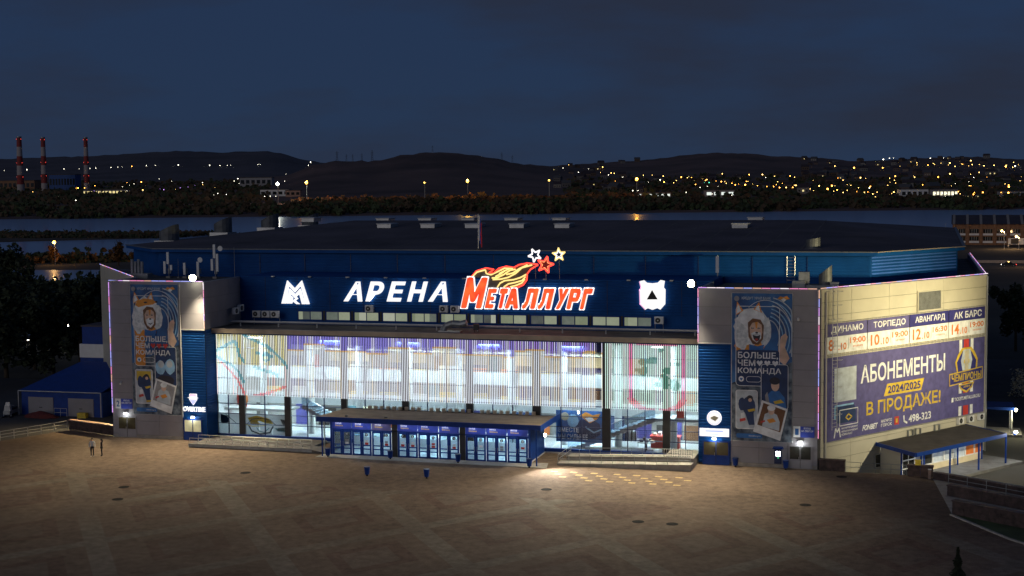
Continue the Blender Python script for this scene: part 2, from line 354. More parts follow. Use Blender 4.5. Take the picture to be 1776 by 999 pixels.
NT = [n[0] for n in NEAR]; NZ = [n[1] for n in NEAR]; ND = [n[2] for n in NEAR]
def h_near(t, D):
    zs = lerp1(t, NT, NZ); Ds = lerp1(t, NT, ND)
    if D < 1500: return lerp1(D, [1200, 1235, 1262, 1320, 1500], [-9, -5.6, -3.5, -1, 3])
    if D < Ds: return 3+(zs-3)*((D-1500)/(Ds-1500))**1.6
    return zs*max(-.1, 1-(D-Ds)/1500)
def h_far(t, D):
    z = lerp1(t, [n[0] for n in FAR], [n[1] for n in FAR])
    return z*((D-3000)/3500)**1.5 if D < 6500 else z*max(0, 1-(D-6500)/3000)
def h_xy(x, y):
    d = Vector((x-CAMP.x, y-CAMP.y, 0)); D = d.dot(UX); t = d.dot(VX)/D
    return h_near(t, D) if D < 4000 else max(h_near(t, D), h_far(t, D))
def wpos(t, D, z): return CAMP.xy.to_3d()+UX*D+VX*(t*D)+Vector((0, 0, z))
def sheet(name, fn, t0, t1, nt_, Ds, mat, jit):
    b = MB(); idx = []
    for D in Ds:
        row = []
        for k in range(nt_+1):
            t = t0+(t1-t0)*k/nt_; z = fn(t, D)
            if D > 1600: z += jit*(rnd.random()-.5)*min(1, abs(z)/40)
            row.append(b.vt(wpos(t, D, z)))
        idx.append(row)
    for A, B in zip(idx, idx[1:]):
        for k in range(nt_): b.f.append([A[k], A[k+1], B[k+1], B[k]]); b.m.append(0)
    return tag(b.build(name, mat, smooth=True), kind='structure')
sheet('hills', h_near, -.5, .5, 220, [1200, 1235, 1250, 1262, 1290, 1320, 1400, 1500]+[1500+60*k for k in range(1, 45)]+[4400, 4900, 5400], M['hill'], 3.0)
sheet('far_hills', h_far, -.5, .05, 120, [3000, 3400, 3800, 4200, 4600, 5000, 5400, 5700, 6000, 6250, 6500, 6800, 7200, 8000, 9500], M['hillfar'], 5)
tag(MB().poly([(-4000, -600, -5), (3000, -600, -5), (3000, 4000, -5), (-4000, 4000, -5)]).build('lake', M['water']), kind='structure')
SH = [(-700, -500), (500, -500), (500, 640), (60, 640), (20, 520), (-60, 420), (-150, 345), (-205, 331), (-251, 322), (-330, 300), (-700, 270)]
g = MB(); cx = Vector((-50, 50, 0))
A = [g.vt((x, y, -2)) for x, y in SH]
B_ = [g.vt((*((Vector((x, y, 0))-cx)*1.03+cx).xy, -7)) for x, y in SH]
g.f.append(A); g.m.append(0)
for k in range(len(SH)):
    j = (k+1) % len(SH); g.f.append([A[j], A[k], B_[k], B_[j]]); g.m.append(0)
tag(g.build('ground', M['ground']), kind='structure')
tag(MB().prism([(-620, 650), (-640, 530), (-397, 527), (-325, 585), (-370, 641)], -7, -4.7).build('lake_spit', M['reed']), kind='structure')
tag(MB().poly([(-140, 215, -1.98), (-60, 150, -1.98), (-45, 190, -1.98), (-100, 262, -1.98), (-170, 280, -1.98), (-230, 270, -1.98)]).build('pond', M['water']), kind='structure')

# raised plaza
PZ = [(-60, -60), (140, -60), (140, -32), (97, -32), (88.2, -22), (84.2, -15.2), (84.2, -2), (82.8, -.5), (75.2, -.3), (72.6, -.1), (60, 6), (12, 6), (.2, .2), (-7, 2.6), (-10.4, -5.1), (-24, -20), (-60, -30)]
tag(MB().prism(PZ, -2.5, 0).build('plaza', M['paving']), kind='structure')
tag(MB().prism([(88.2, -22), (97, -32), (140, -32), (140, -6), (84.2, -15.2)], -2.5, .03).build('lawn', M['grass']), kind='structure')
tag(MB().prism([(-60, -30), (-24, -20), (-10.4, -5.1), (-7, 2.6), (0, 3), (-17, 25), (-17, 40), (-90, 40), (-90, -30)], -2.4, -.6).build('service_yard', M['asphalt']), kind='structure')
tag(MB().prism([(72.9, .3), (84, -1), (84.2, -15), (140, -6), (140, 100), (89, 100), (88, 23)], -2.4, -1.9).build('car_park', M['roadpale']), kind='structure')
# kerb round the lawn
kb = MB(); kp = [(84.2, -15.2), (88.2, -22), (97, -32)]
for a, b in zip(kp, kp[1:]):
    d = (Vector(b)-Vector(a)); n = Vector((-d.y, d.x)).normalized()*.1
    kb.prism([(Vector(a)-n)[:], (Vector(b)-n)[:], (Vector(b)+n)[:], (Vector(a)+n)[:]], .0, .12)
tag(kb.build('kerb', M['concrete']), kind='structure')
# distant road on the right and path on the left
tag(MB().poly([(60, 322, -1.97), (400, 300, -1.97), (400, 338, -1.97), (60, 345, -1.97)]).build('road', M['roadpale']), kind='structure')
tag(MB().poly([(-120, 108, -1.97), (-58, 98, -1.97), (-30, 112, -1.97), (-30, 120, -1.97), (-60, 108, -1.97), (-120, 120, -1.97)]).build('path', M['roadpale']), kind='structure')

# ------------------------------------------------------------------ lettering list
reqs = [(ch, 'i', .12) for ch in 'АРЕН'] + []
for w in ('ДИНАМО', 'ТОРПЕДО', 'АВАНГАРД', 'АК БАРС', '8', '10', '12', '14', '.10', '19:00', '16:30', 'ВТОРНИК', 'ЧЕТВЕРГ', 'СУББОТА', 'ПОНЕДЕЛЬНИК', 'АБОНЕМЕНТЫ', '2024/2025', 'В ПРОДАЖЕ!', 'ЧЕМПИОНЫ', '2024', 'МАГНИТО', 'ГОРСК', 'МАГНИТОГОРСКИЙ', 'МЕТАЛЛУРГИЧЕСКИЙ', 'КОМБИНАТ', '498-323', 'TICKETS.METALLURG.RU', 'БОЛЬШЕ,', 'ЧЕМ', 'КОМАНДА', 'КРЕДИТ УРАЛ БАНК', 'metallurg.ru', 'ВХОД', 'Entrance', '1', '2', '3', '4', '5', '6', '7', '9', 'НА СЕКТОР', 'ВХОД', 'СЕКТОР', 'ВМЕСТЕ', 'МЫ СИЛЬНЕЕ', '3'):
    reqs.append((w, 'b', 0))
reqs += [('FONBET', 'i', 0), ('OVERTIME', 'b', .06), ('В', 'b', 0)]
prep(reqs)

# ------------------------------------------------------------------ arena building
AR = thing('arena_building', 'large blue and grey ice arena with a long glass front between two grey wings', 'arena', (36.4, 10, 0))
class AB(MB):                      # arena parts are written in plaza coordinates, stored relative to the arena
    def build(s, name, mats, parent=AR, smooth=False):
        s.v = [(v[0]-36.4, v[1]-10, v[2]) for v in s.v]; return MB.build(s, name, mats, parent, smooth=smooth)
    def sub(s, name, mats, part, smooth=False): return s.build(name, mats, part, smooth)
def aput(name, mesh, x, y, z, rz=0, parent=AR): return put(name, mesh, parent, (x-36.4, y-10, z), rz)
RA, LA = .974, -.872
RWF = frame(72.78, 0, RA); LWF = frame(-17.06, 25.3, LA)
BX = {}
def boxmesh(name, w, d, h, mat):
    k = (name, round(w, 3), round(d, 3), round(h, 3), mat.name)
    if k not in BX: BX[k] = MB().box(0, w, 0, d, 0, h).mesh(name, mat)
    return BX[k]
def panels(T, us, zs, mat, rz, gap=.025, depth=.06, parent=AR):
    for u0, u1 in zip(us, us[1:]):
        for z0, z1 in zip(zs, zs[1:]):
            p = T @ Vector((u0+gap/2, -depth, z0+gap/2)); aput('wall_panel', boxmesh('wall_panel', u1-u0-gap, depth-.004, z1-z0-gap, mat), p.x, p.y, p.z, rz, parent)
def lin(a, b, n): return [a+(b-a)*k/n for k in range(n+1)]
ID = Matrix.Identity(4)
# wings
wl = AB().prism([(0, 0), (11, 0), (11, 16), (-3, 30), (-17.06, 25.3), (0, 5)], -2.3, 15.7).build('wing_wall', M['joint'])
AB().prism([(.3, .3), (10.7, .3), (10.7, 16), (-3, 30), (-16.4, 25.3), (.3, 5.2)], 15.69, 15.8).sub('wing_roof', M['lowroof'], wl)
wr = AB().prism([(61.9, 0), (72.78, 0), (87.9, 22.7), (87.4, 62), (77, 62), (77, 16), (61.9, 16)], -2.3, 15.7).build('wing_wall', M['joint'])
AB().prism([(62.2, .3), (72.7, .3), (87.6, 22.7), (87.1, 62), (77, 62), (77, 16), (62.2, 16)], 15.69, 15.8).sub('wing_roof', M['lowroof'], wr)
# parapets
for nm, T, u0, u1 in (('l', ID, 0, 11), ('r', ID, 61.9, 72.78), ('rw', RWF, 0, 27.3), ('lw', LWF, 0, 26.4)):
    AB(T).box(u0, u1, .0, .3, 15.7, 16.5).build('parapet', M['zinc'])
AB().box(10.7, 11, .3, 8, 15.7, 16.5).build('parapet', M['zinc'])
AB().box(61.9, 62.2, .3, 8, 15.7, 16.5).build('parapet', M['zinc'])
AB().box(0, .3, .3, 5, 15.7, 16.5).build('parapet', M['zinc'])
AB().prism([(87.6, 22.8), (87.9, 22.8), (87.4, 62), (87.1, 62)], 15.7, 16.5).build('parapet', M['zinc'])
# cladding of the wing fronts
panels(ID, [0, 2.75, 5.5, 8.25], [.35]+lin(.35, 16.45, 11)[1:], M['grey'], 0)
panels(ID, [8.25, 11], lin(11.55, 16.45, 3), M['grey'], 0)
panels(ID, [61.9, 64.9], lin(11.4, 16.45, 3), M['grey'], 0)
panels(ID, [64.9, 67.5, 70.1, 72.78], [.35]+lin(.35, 16.45, 11)[1:], M['grey'], 0)
panels(frame(11, 0, math.pi/2), [.1, 2.7, 5.3, 7.9], lin(11.6, 16.45, 3), M['grey'], math.pi/2)
RU = [0.35, 4.76, 10.52, 14.9, 19.46, 27.2]
panels(RWF, RU, lin(-1.7, 16.45, 15), M['greywall'], RA, .03)
panels(LWF, lin(.1, 26.3, 6), lin(-.5, 16.45, 11), M['greywall'], LA, .03)
panels(frame(0, 5, -math.pi/2), [.1, 4.9], lin(0, 16.45, 11), M['grey'], -math.pi/2)
AB().corrug(8.25, 11, 0.2, 11.5, -.01, .27, .05).build('corrugated_sheet', M['blue'])
AB(frame(11.01, 0, math.pi/2)).corrug(0, 2.2, .2, 11.5, 0, .27, .05).build('corrugated_sheet', M['blue'])
AB().corrug(61.9, 64.9, 0.2, 11.35, -.01, .27, .05).build('corrugated_sheet', M['blue'])
AB().box(8.2, 11.05, -.12, -.07, 11.5, 11.62).build('trim_rail', M['pipe']); AB().box(61.85, 64.95, -.12, -.07, 11.35, 11.45).build('trim_rail', M['pipe'])
AB().cyl((8.3, -.16, 2.4), (8.3, -.16, 16.3), .07).build('downpipe', M['pipe'])
AB(RWF).cyl((.9, -.2, -1.8), (.9, -.2, 16.2), .09).build('downpipe', M['greywall'])
AB(RWF).cyl((27.05, -.14, -1.8), (27.05, -.14, 16.3), .08).build('downpipe', M['zinc'])
AB().box(0, 8.2, -.1, -.004, .02, .34).build('plinth', M['concrete']); AB().box(65, 72.78, -.1, -.004, .02, .34).build('plinth', M['concrete'])
# fixed ladder up the right splayed wall
lad = AB(RWF)
for u in (1.5, 2.2): lad.cyl((u, -.45, 3.5), (u, -.45, 16.8), .03, n=5)
for k in range(38): lad.cyl((1.5, -.45, 3.8+k*.34), (2.2, -.45, 3.8+k*.34), .02, n=4)
for k in range(10):
    z = 5+k*1.25; lad.tube([(1.5, -.45, z), (1.3, -.9, z), (1.85, -1.2, z), (2.4, -.9, z), (2.2, -.45, z)], .02, 4)
lad.build('roof_ladder', M['pipe'])
# louvre in the right splayed wall
lv = AB(RWF).box(15.0, 18.85, -.12, -.05, 13.5, 15.4).build('louvre', M['joint'])
for k in range(16): AB(RWF).box(15.08, 18.77, -.17, -.122, 13.58+k*.113, 13.65+k*.113).sub('slat', M['stain'], lv)
AB(RWF).ribbon([(15, 13.5), (18.85, 13.5), (18.85, 15.4), (15, 15.4)], .12, -.2, -.06, closed=True).sub('louvre_frame', M['greywall'], lv)
# coloured light lines along the wing edges
for a, b in (((0, -.1, 16.55), (11, -.1, 16.55)), ((0, -.12, 2.6), (0, -.12, 16.5)), ((11.02, -.12, 11.7), (11.02, -.12, 16.5)), ((61.9, -.1, 16.55), (72.7, -.1, 16.55)), ((61.88, -.12, 11.5), (61.88, -.12, 16.5)), ((72.85, -.14, 2.9), (72.85, -.14, 16.5))):
    edge_light(Vector(a)-Vector((36.4, 10, 0)), Vector(b)-Vector((36.4, 10, 0)), AR)
def E2(T, a, b): edge_light((T@Vector(a))-Vector((36.4, 10, 0)), (T@Vector(b))-Vector((36.4, 10, 0)), AR)
E2(RWF, (.2, -.1, 16.58), (27.2, -.1, 16.58)); E2(LWF, (0, -.1, 16.58), (26.4, -.1, 16.58)); E2(ID, (87.95, 22.8, 16.58), (87.4, 62, 16.58))
AB().tube([(-.1, -.2, 16.45), (.1, -.2, 16.45), (1.2, -.2, 16.5)], .09, 6).build('light_bracket', M['pipe'])

# main hall behind
OC = [(-4.4, 16.2), (77.3, 16.2), (86, 28.8), (86, 85), (77, 97), (-5, 97), (-13.3, 85), (-13.3, 25.2)]
cxm, cym = 36.4, 56.5
mw = AB().prism([(cxm+(x-cxm)*.985, cym+(y-cym)*.985) for x, y in OC], -2.3, 18.55).build('main_wall', M['blue'])
AB().corrug(-3.6, 76.5, 15.6, 18.5, 16.72, .3, .05).sub('corrugated_sheet', M['blue'], mw)
ca = math.atan2(12.6, 8.7)
AB(frame(76.7, 16.95, ca)).corrug(0, 14.7, 16.55, 18.5, -.06, .3, .05).sub('corrugated_sheet', M['bluelit'], mw)
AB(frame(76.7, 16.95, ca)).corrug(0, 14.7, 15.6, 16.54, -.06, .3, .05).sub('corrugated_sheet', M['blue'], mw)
for x in lin(-2, 76, 14)[1:-1]: AB().box(x-.03, x+.03, 16.62, 16.67, 15.8, 18.5).sub('joint_strip', M['navy'], mw)
rf = AB(); O0 = [rf.vt((x, y, 18.62)) for x, y in OC]; O1 = [rf.vt((x, y, 18.97)) for x, y in OC]
RD = [rf.vt((4, 57, 21)), rf.vt((68, 57, 21))]
for k in range(8):
    j = (k+1) % 8; rf.f.append([O0[k], O0[j], O1[j], O1[k]]); rf.m.append(1)
for q in ([0, 1, 'b', 'a'], [1, 2, 'b'], [2, 3, 'b'], [3, 4, 'b'], [4, 5, 'a', 'b'], [5, 6, 'a'], [6, 7, 'a'], [7, 0, 'a']):
    rf.f.append([RD[0] if i == 'a' else RD[1] if i == 'b' else O1[i] for i in q]); rf.m.append(0)
rf.f.append(O0[::-1]); rf.m.append(1)
RF = rf.build('roof', [M['roof'], M['blue']])
EV = P('eaves_grey', (.16, .165, .17), .5, .2)
for k in range(19):
    x = 2+k*3.75; AB().poly([(x, 16.6, 18.995), (x+.16, 16.6, 18.995), (x+.16, 56.5, 20.98), (x, 56.5, 20.98)]).sub('roof_seam', M['lowroof'], RF)
for k in (7, 0, 1, 2):
    a = Vector((*OC[k], 0)); b = Vector((*OC[(k+1) % 8], 0)); d = (b-a); ang = math.atan2(d.y, d.x)
    AB(frame(a.x, a.y, ang)).box(0, d.length, -.1, .25, 18.972, 19.06).sub('eaves_trim', EV if k != 1 else M['trim'], RF)

# sign wall and the flat roof of the glass front
sw = AB().box(11, 61.9, 8.06, 16.6, 11.0, 16.5).build('sign_wall', M['blue'])
AB().corrug(11.02, 61.88, 12.98, 16.55, 8.05, .27, .045).sub('corrugated_sheet', M['blue'], sw)
AB().box(11.02, 61.88, 7.98, 8.05, 11.62, 11.9).sub('sill_band', M['blue'], sw)
for x in lin(14, 59, 12): AB().box(x-.02, x+.02, 7.97, 8.0, 13, 16.5).sub('joint_strip', M['navy'], sw)
for x in lin(15, 58, 10): AB().box(x-.16, x+.16, 7.7, 7.98, 16.5, 16.62).sub('gutter_clip', M['pipe'], sw)
AB().box(11.02, 61.88, 1.5, 8, 11.2, 11.45).build('front_roof', M['lowroof'])
AB().box(11.0, 61.9, 1.3, 1.62, 11.12, 11.58).build('roof_coping', M['trim'])
AB().box(11.0, 61.9, 1.45, 2.3, 10.98, 11.115).build('soffit_beam', M['navy'])
pr = AB().cyl((11.2, 5, 11.95), (61.7, 5, 11.95), .11, n=8)
for x in lin(12.5, 60.8, 11): pr.cyl((x, 5, 11.45), (x, 5, 11.9), .07, n=6)
pr.build('roof_pipe', M['pipe'])
# strip of lit upper windows, each with two panes
LW = [P('lit_window_%d' % i, (.4, .45, .35), .15, 0, .25, 1.2, emit=c, es=s) for i, (c, s) in enumerate((((.62, .72, .42), .22), ((.68, .75, .5), .30), ((.45, .55, .45), .15), ((.2, .26, .27), .09), ((.75, .78, .6), .40)))]
wm1 = MB().box(0, 1.3, 0, .03, 0, .84)
for k in range(12):
    x = 17.78+3.22*k
    w = AB().ribbon([(x, 11.95), (x+2.78, 11.95), (x+2.78, 12.88), (x, 12.88)], .1, 7.96, 8.06, closed=True).build('window', M['blue_paint'])
    AB().box(x+1.36, x+1.42, 7.97, 8.03, 12.0, 12.83).sub('mullion', M['blue_paint'], w)
    for j in (0, 1):
        sp = rnd.random()*.9; a = rnd.choice(LW); c2 = rnd.choice(LW); xx = x+.05+1.39*j
        if rnd.random() < .5: AB().box(xx, xx+1.28, 8.02, 8.04, 12.0, 12.83).sub('pane', a, w)
        else: AB().box(xx, xx+.3+sp*.5, 8.02, 8.04, 12.0, 12.83).sub('pane', a, w); AB().box(xx+.31+sp*.5, xx+1.28, 8.02, 8.04, 12.0, 12.83).sub('pane', c2, w)
    if k < 11: AB().box(x+2.9, x+3.1, 7.99, 8.05, 11.93, 12.95).build('pier_panel', M['dark'])

# ------------------------------------------------------------------ glass hall
GY = 2.2
AB().box(11.05, 61.85, 2.0, 12, -.25, .12).build('hall_floor', M['floor'])
hb = AB().box(11.05, 61.85, 11, 11.2, .12, 11.0).build('back_wall', P('hall_back_wall', (.30, .29, .28), .6, 0, .25, .8))
AB().box(11.05, 61.85, 2.4, 11, 10.7, 10.98).build('hall_ceiling', M['navy'])
AB().box(19.4, 52.25, 2.7, 2.8, 9.95, 10.7).build('bulkhead', P('deep_blue_bulkhead', (.02, .025, .16), .5)); AB().box(11.03, 11.13, 2.3, 11, .12, 10.7).build('side_wall', M['white']); AB().box(61.77, 61.87, 2.3, 11, .12, 10.7).build('side_wall', M['white'])
for z, y0 in ((3.3, 6.2), (5.95, 6.6)):
    s_ = AB().box(11.2, 61.7, y0, 11, z, z+.3).build('balcony', M['white'])
    for x0, x1 in zip(lin(11.3, 61.6, 15), lin(11.3, 61.6, 15)[1:]):
        AB().box(x0+.03, x1-.03, y0-.08, y0-.02, z-.1, z+1.15).sub('parapet_panel', M['white'], s_)
    AB().cyl((11.2, y0-.05, z+1.3), (61.7, y0-.05, z+1.3), .035, n=5).sub('handrail', M['steel'], s_)
AB().box(19.4, 52.4, 6.4, 10.9, 8.9, 9.2).build('ceiling_drop', M['cream'])
for x0 in (20.2, 26.8, 33.4, 40.2, 46.8):
    AB().box(x0, x0+4.6, 10.5, 10.95, 7.3, 8.9).build('beige_wall_panel', M['cream'])
for k in range(9):
    AB().cyl((14.5+5.5*k, 6.0, .12), (14.5+5.5*k, 6.0, 10.7), .38, n=14).build('hall_column', M['white'])
# coloured exhibits, doors and shop fronts on the back walls
PAL = [PR['violet'], M['orange'], PR['violet'], PR['navy'], M['cream'], PR['brown'], PR['brown'], PR['teal'], PR['red'], PR['grey'], M['dark'], M['dark'], PR['violetgrey']]
for z0, z1 in ((.15, 2.5), (3.65, 5.6), (6.3, 8.6)):
    x = 12
    while x < 61:
        w_ = rnd.uniform(.7, 2.2)
        if rnd.random() < .88: AB().box(x, min(x+w_, 61.5), 10.86, 10.98, z0, z0+(z1-z0)*rnd.uniform(.6, 1)).build('wall_display', rnd.choice(PAL))
        x += w_+rnd.uniform(.1, 1.1)
for z in (3.62, 6.27):
    for x in lin(13, 60, 14): AB().box(x, x+1.8, 9.3, 9.7, z, z+rnd.uniform(.5, .95)).build('lounge_bench', rnd.choice([M['yellow'], M['white'], PR['violet'], M['orange'], M['white']]))
# stairs
def stair(x0, x1, y0, y1, z0, z1, n):
    st = AB(); dx = (x1-x0)/n; dz = (z1-z0)/n
    for k in range(n): st.box(min(x0+dx*k, x0+dx*(k+1)), max(x0+dx*k, x0+dx*(k+1)), y0, y1, max(.12, z0+dz*k-.25), z0+dz*(k+1))
    o = st.build('hall_stair', M['floor'])
    AB().plate([(x0, z0+.1), (x1, z1+.1), (x1, z1+.95), (x0, z0+.95)], y0-.05, y0-.01).sub('balustrade', M['doorglass'], o)
    AB().cyl((x0, y0-.03, z0+1.0), (x1, y0-.03, z1+1.0), .04, n=5).sub('handrail', M['steel'], o)
stair(27.0, 20.2, 3.2, 5.6, .12, 3.6, 18); stair(48.5, 57.2, 3.4, 5.8, .12, 3.6, 20)
AB().box(57.2, 61.7, 3.3, 6.2, 3.3, 3.6).build('stair_landing', M['white'])
# glazing: piers, mullions, transoms, panes
PIER = [(13.54, 14.21), (18.73, 19.38), (25.02, 25.66), (31.66, 32.34), (38.43, 39.15), (45.25, 46.07), (52.23, 53.03), (58.13, 58.85)]
for a, b in PIER: AB().box(a, b, GY-.05, GY+.3, .15, 11.0).build('facade_pier', M['dark'])
AB().box(11.05, 61.85, GY-.12, GY+.25, -.2, .45).build('facade_plinth', M['blue_paint'])
edges = [11.08]+[e for p in PIER for e in p]+[61.8]; ZR = [.45, 1.55, 2.6, 3.65, 4.7, 6.3, 7.9, 9.5, 10.98]
for a, b in zip(edges[::2], edges[1::2]):
    n = max(2, round((b-a)/1.95)); xs = lin(a, b, n)
    for x in xs[1:-1]: AB().box(x-.035, x+.035, GY-.03, GY+.12, .45, 10.98).build('mullion', M['navy'])
    for z in ZR[1:-1]: AB().box(a, b, GY-.025, GY+.1, z-.03, z+.03).build('transom', M['navy'])
    for x0, x1 in zip(xs, xs[1:]):
        for z0, z1 in zip(ZR, ZR[1:]): aput('glass_pane', boxmesh('glass_pane', x1-x0-.07, .012, z1-z0-.06, M['glass']), x0+.035, GY+.03, z0+.03)
def film(name, c):
    m = bpy.data.materials.new(name); m.use_nodes = True; t = m.node_tree; b = t.nodes['Principled BSDF']; b.inputs['Base Color'].default_value = (*c, 1); b.inputs['Roughness'].default_value = .6
    tr = N(t, 'ShaderNodeBsdfTranslucent'); tr.inputs[0].default_value = (*c, 1); mi = N(t, 'ShaderNodeMixShader'); mi.inputs[0].default_value = .6; o_ = t.nodes['Material Output']
    n = N(t, 'ShaderNodeTexNoise'); n.inputs['Scale'].default_value = 2.5
    t.links.new(b.outputs[0], mi.inputs[1]); t.links.new(tr.outputs[0], mi.inputs[2]); t.links.new(mi.outputs[0], o_.inputs[0]); return m
FM = {k: film('film_'+k, c) for k, c in dict(pale=(.62, .66, .68), yellow=(.75, .55, .06), dark=(.03, .05, .07), white=(.85, .87, .88), teal=(.12, .3, .32)).items()}
# painted films behind the lowest panes at the left end
for a, b in ((11.1, 12.3), (12.35, 13.5), (14.25, 15.75), (15.8, 17.2), (17.25, 18.7)):
    bo = AB().box(a, b, GY+.14, GY+.18, .45, 2.55).build('mural_board', FM['pale'])
def mz(zx, zy): return (11.2+(zx-65)/62.6, 2.55-(zy-660)/81.0)
for kk, (c_, pl) in enumerate((('yellow', [(268, 690), (330, 668), (420, 690), (452, 735), (400, 732), (350, 712), (290, 742)]), ('yellow', [(285, 730), (340, 720), (365, 745), (320, 748)]), ('dark', [(72, 665), (120, 680), (140, 730), (100, 745), (72, 735)]), ('teal', [(460, 770), (540, 760), (545, 800), (480, 795)]), ('dark', [(500, 690), (550, 700), (550, 740), (515, 735)]))):
    AB().plate([mz(*p) for p in pl], GY+.118-.003*kk, GY+.122-.003*kk).build('mural_shape', FM[c_])
for kk, (c_, w_, pl) in enumerate((('dark', .16, [(275, 755), (295, 800), (355, 825), (425, 808), (448, 755)]), ('teal', .10, [(330, 770), (350, 800), (385, 808), (420, 770)]), ('dark', .07, [(110, 665), (190, 745), (240, 735)]), ('dark', .07, [(265, 740), (300, 700), (360, 690), (430, 700), (470, 745)]), ('yellow', .09, [(250, 745), (300, 760), (400, 750)]))):
    AB().ribbon([mz(*p) for p in pl], w_, GY+.098-.003*kk, GY+.101-.003*kk).build('mural_line', FM[c_])
for x in (12.6, 16.5): light('AREA', 'hall_lamp_and_fill', (x-36.4, 4.2-10, 1.6), 70, (.9, 1, .98), 3.0, (x-36.4, -10, 1.5), AR, sy=1.6)  # added washers, unseen, that brighten the mural films from behind
light('AREA', 'hall_lamp_and_fill', (49.8-36.4, 2.5-10, 4.45), 60, (.9, 1, 1), 4.0, (49.8-36.4, 3.3-10, 2.0), AR, sy=.15); AB().box(48, 51.6, 2.42, 2.58, 4.46, 4.54).build('added_banner_lamp', M['steel'])  # added light and fixture box that brighten the hall banner
# hall lighting: luminaires that show in the photograph under each storey
for z, pw, col in ((10.55, 1250, (.74, .97, 1)), (8.8, 80, (1, .90, .62)), (5.85, 55, (1, .95, .85)), (3.2, 330, (.76, 1, .98))):
    for k in range(6):
        x = 15.2+8.5*k; yy = 3.0 if z > 10 else 8.6
        if z == 8.8 and not 19 < x < 53: continue
        lm = AB().box(x-.75, x+.75, yy-.12, yy+.12, z-.06, z+.0).build('ceiling_luminaire', M['lampw'])
        light('AREA', 'hall_lamp_and_fill', (x-36.4, yy-10, z-.1), pw, col, 2.2, None, AR, sy=1.0)
        if z < 3.5: light('AREA', 'hall_lamp_and_fill', (x-36.4, 6.7-10, z-.1), 330, col, 4.5, None, AR, sy=.5)

# doors in the wings
def wing_door(x0, x1, z1, mat, panem, parent=AR):
    d = AB().box(x0, x1, -.13, -.07, .06, z1).build('door', mat); xm = (x0+x1)/2
    for a, b in ((x0+.12, xm-.06), (xm+.06, x1-.12)):
        AB().box(a, b, -.15, -.132, z1*.42, z1-.12).sub('pane', panem, d)
    AB().box(xm-.02, xm+.02, -.15, -.132, .1, z1-.02).sub('door_gap', M['dark'], d)
    AB().cyl((xm-.12, -.17, z1*.4), (xm-.12, -.17, z1*.52), .02, n=5).sub('handle', M['steel'], d)
PANEW = P('warm_lit_pane', (.4, .38, .25), .15, 0, .3, 1.5, emit=(.8, .74, .42), es=.35)
PANED = P('dim_pane', (.07, .06, .035), .1, 0, .3, 1.2)
wing_door(.62, 2.8, 2.25, M['grey'], PANED); wing_door(8.35, 10.45, 2.25, M['blue_paint'], PANEW)
wing_door(62.3, 64.8, 2.3, M['blue_paint'], PANED); wing_door(70.2, 72.3, 2.2, M['grey'], M['darkglass'])

# ------------------------------------------------------------------ media screen of vertical light strips
def seg_d(p, a, b):
    ax, ay = a; bx, by = b; px, py = p; dx, dy = bx-ax, by-ay; t = max(0, min(1, ((px-ax)*dx+(py-ay)*dy)/(dx*dx+dy*dy+1e-9)))
    return math.hypot(px-ax-t*dx, py-ay-t*dy)
def LZ(zx, zy): return (11.2+(zx-40)/113.0, 11.05-(zy-40)/130.0)
TEAL = [[(40, 280), (270, 150), (300, 150), (340, 330), (400, 420)], [(400, 60), (580, 150), (700, 200), (860, 350), (960, 480)], [(530, 490), (760, 560), (830, 600)], [(40, 360), (250, 480), (330, 560), (390, 700)], [(560, 290), (640, 310), (760, 345)]]
REDL = [[(80, 400), (230, 560), (330, 700), (400, 860)], [(520, 880), (720, 830), (930, 740)]]
TEAL = [[LZ(*p) for p in l] for l in TEAL]; REDL = [[LZ(*p) for p in l] for l in REDL]
rs = random.Random(11); SKYL = []; x_ = 19.4
while x_ < 52.5:
    w_ = rs.uniform(.9, 2.6); SKYL.append((x_, x_+w_, rs.choice([9.3, 9.9, 10.0, 10.1, 9.4, 9.95]))); x_ += w_
GB = [(56.0+rs.random()*3.4, 7.0+rs.random()*3.4, rs.uniform(.25, .6), rs.uniform(.2, .5)) for _ in range(15)]
def led(x, z, n):
    if x < 19.3:
        if min(seg_d((x, z), a, b) for l in TEAL for a, b in zip(l, l[1:])) < .15: return (.16, .50, .58)
        if min(seg_d((x, z), a, b) for l in REDL for a, b in zip(l, l[1:])) < .13: return (1, .26, .28)
        if abs(math.hypot(x-16.9, z-8.7)-.42) < .09: return (.2, .5, .55)
        if z > 7.8: return (.86, .78, .36) if n < .5 else (.92, .92, .80)
        return (.80, .93, .98) if n < .8 else (1, .80, .78)
    if x < 52.6:
        h = next((q[2] for q in SKYL if q[0] <= x <= q[1]), 9.5)
        if z > h+.1:
            v = max(0, min(1, (x-30)/18)); return (.30+.30*v*n, .26, .80) if n < .55 else (.72, .70, .95)
        if z > h-.08: return (.95, .60, .22)
        return (.86, .90, .98) if n < .8 else (.95, .86, .72)
    if min(abs(x-55.15), abs(x-60.15)) < .2 and z > 5.8: return (.95, .20, .48)
    if z <= 5.8 and abs(math.hypot((x-57.65)/2.5, (z-5.9)/1.4)-1) < .14: return (1, .32, .42)
    if z > 10.75 and abs(x-57.6) < 2: return (1, .25, .5)
    if any(((x-a)/c)**2+((z-b)/d)**2 < 1 for a, b, c, d in GB): return (.12, .40, .30)
    return (.70, .96, .86) if n < .6 else (.95, 1, .97)
m = bpy.data.materials.new('led_pixels'); m.use_nodes = True; b_ = m.node_tree.nodes['Principled BSDF']; at = N(m.node_tree, 'ShaderNodeVertexColor', layer_name='led')
m.node_tree.links.new(at.outputs[0], b_.inputs['Emission Color']); b_.inputs['Emission Strength'].default_value = 1.15; b_.inputs['Base Color'].default_value = (.1, .1, .1, 1)
M['led'] = m
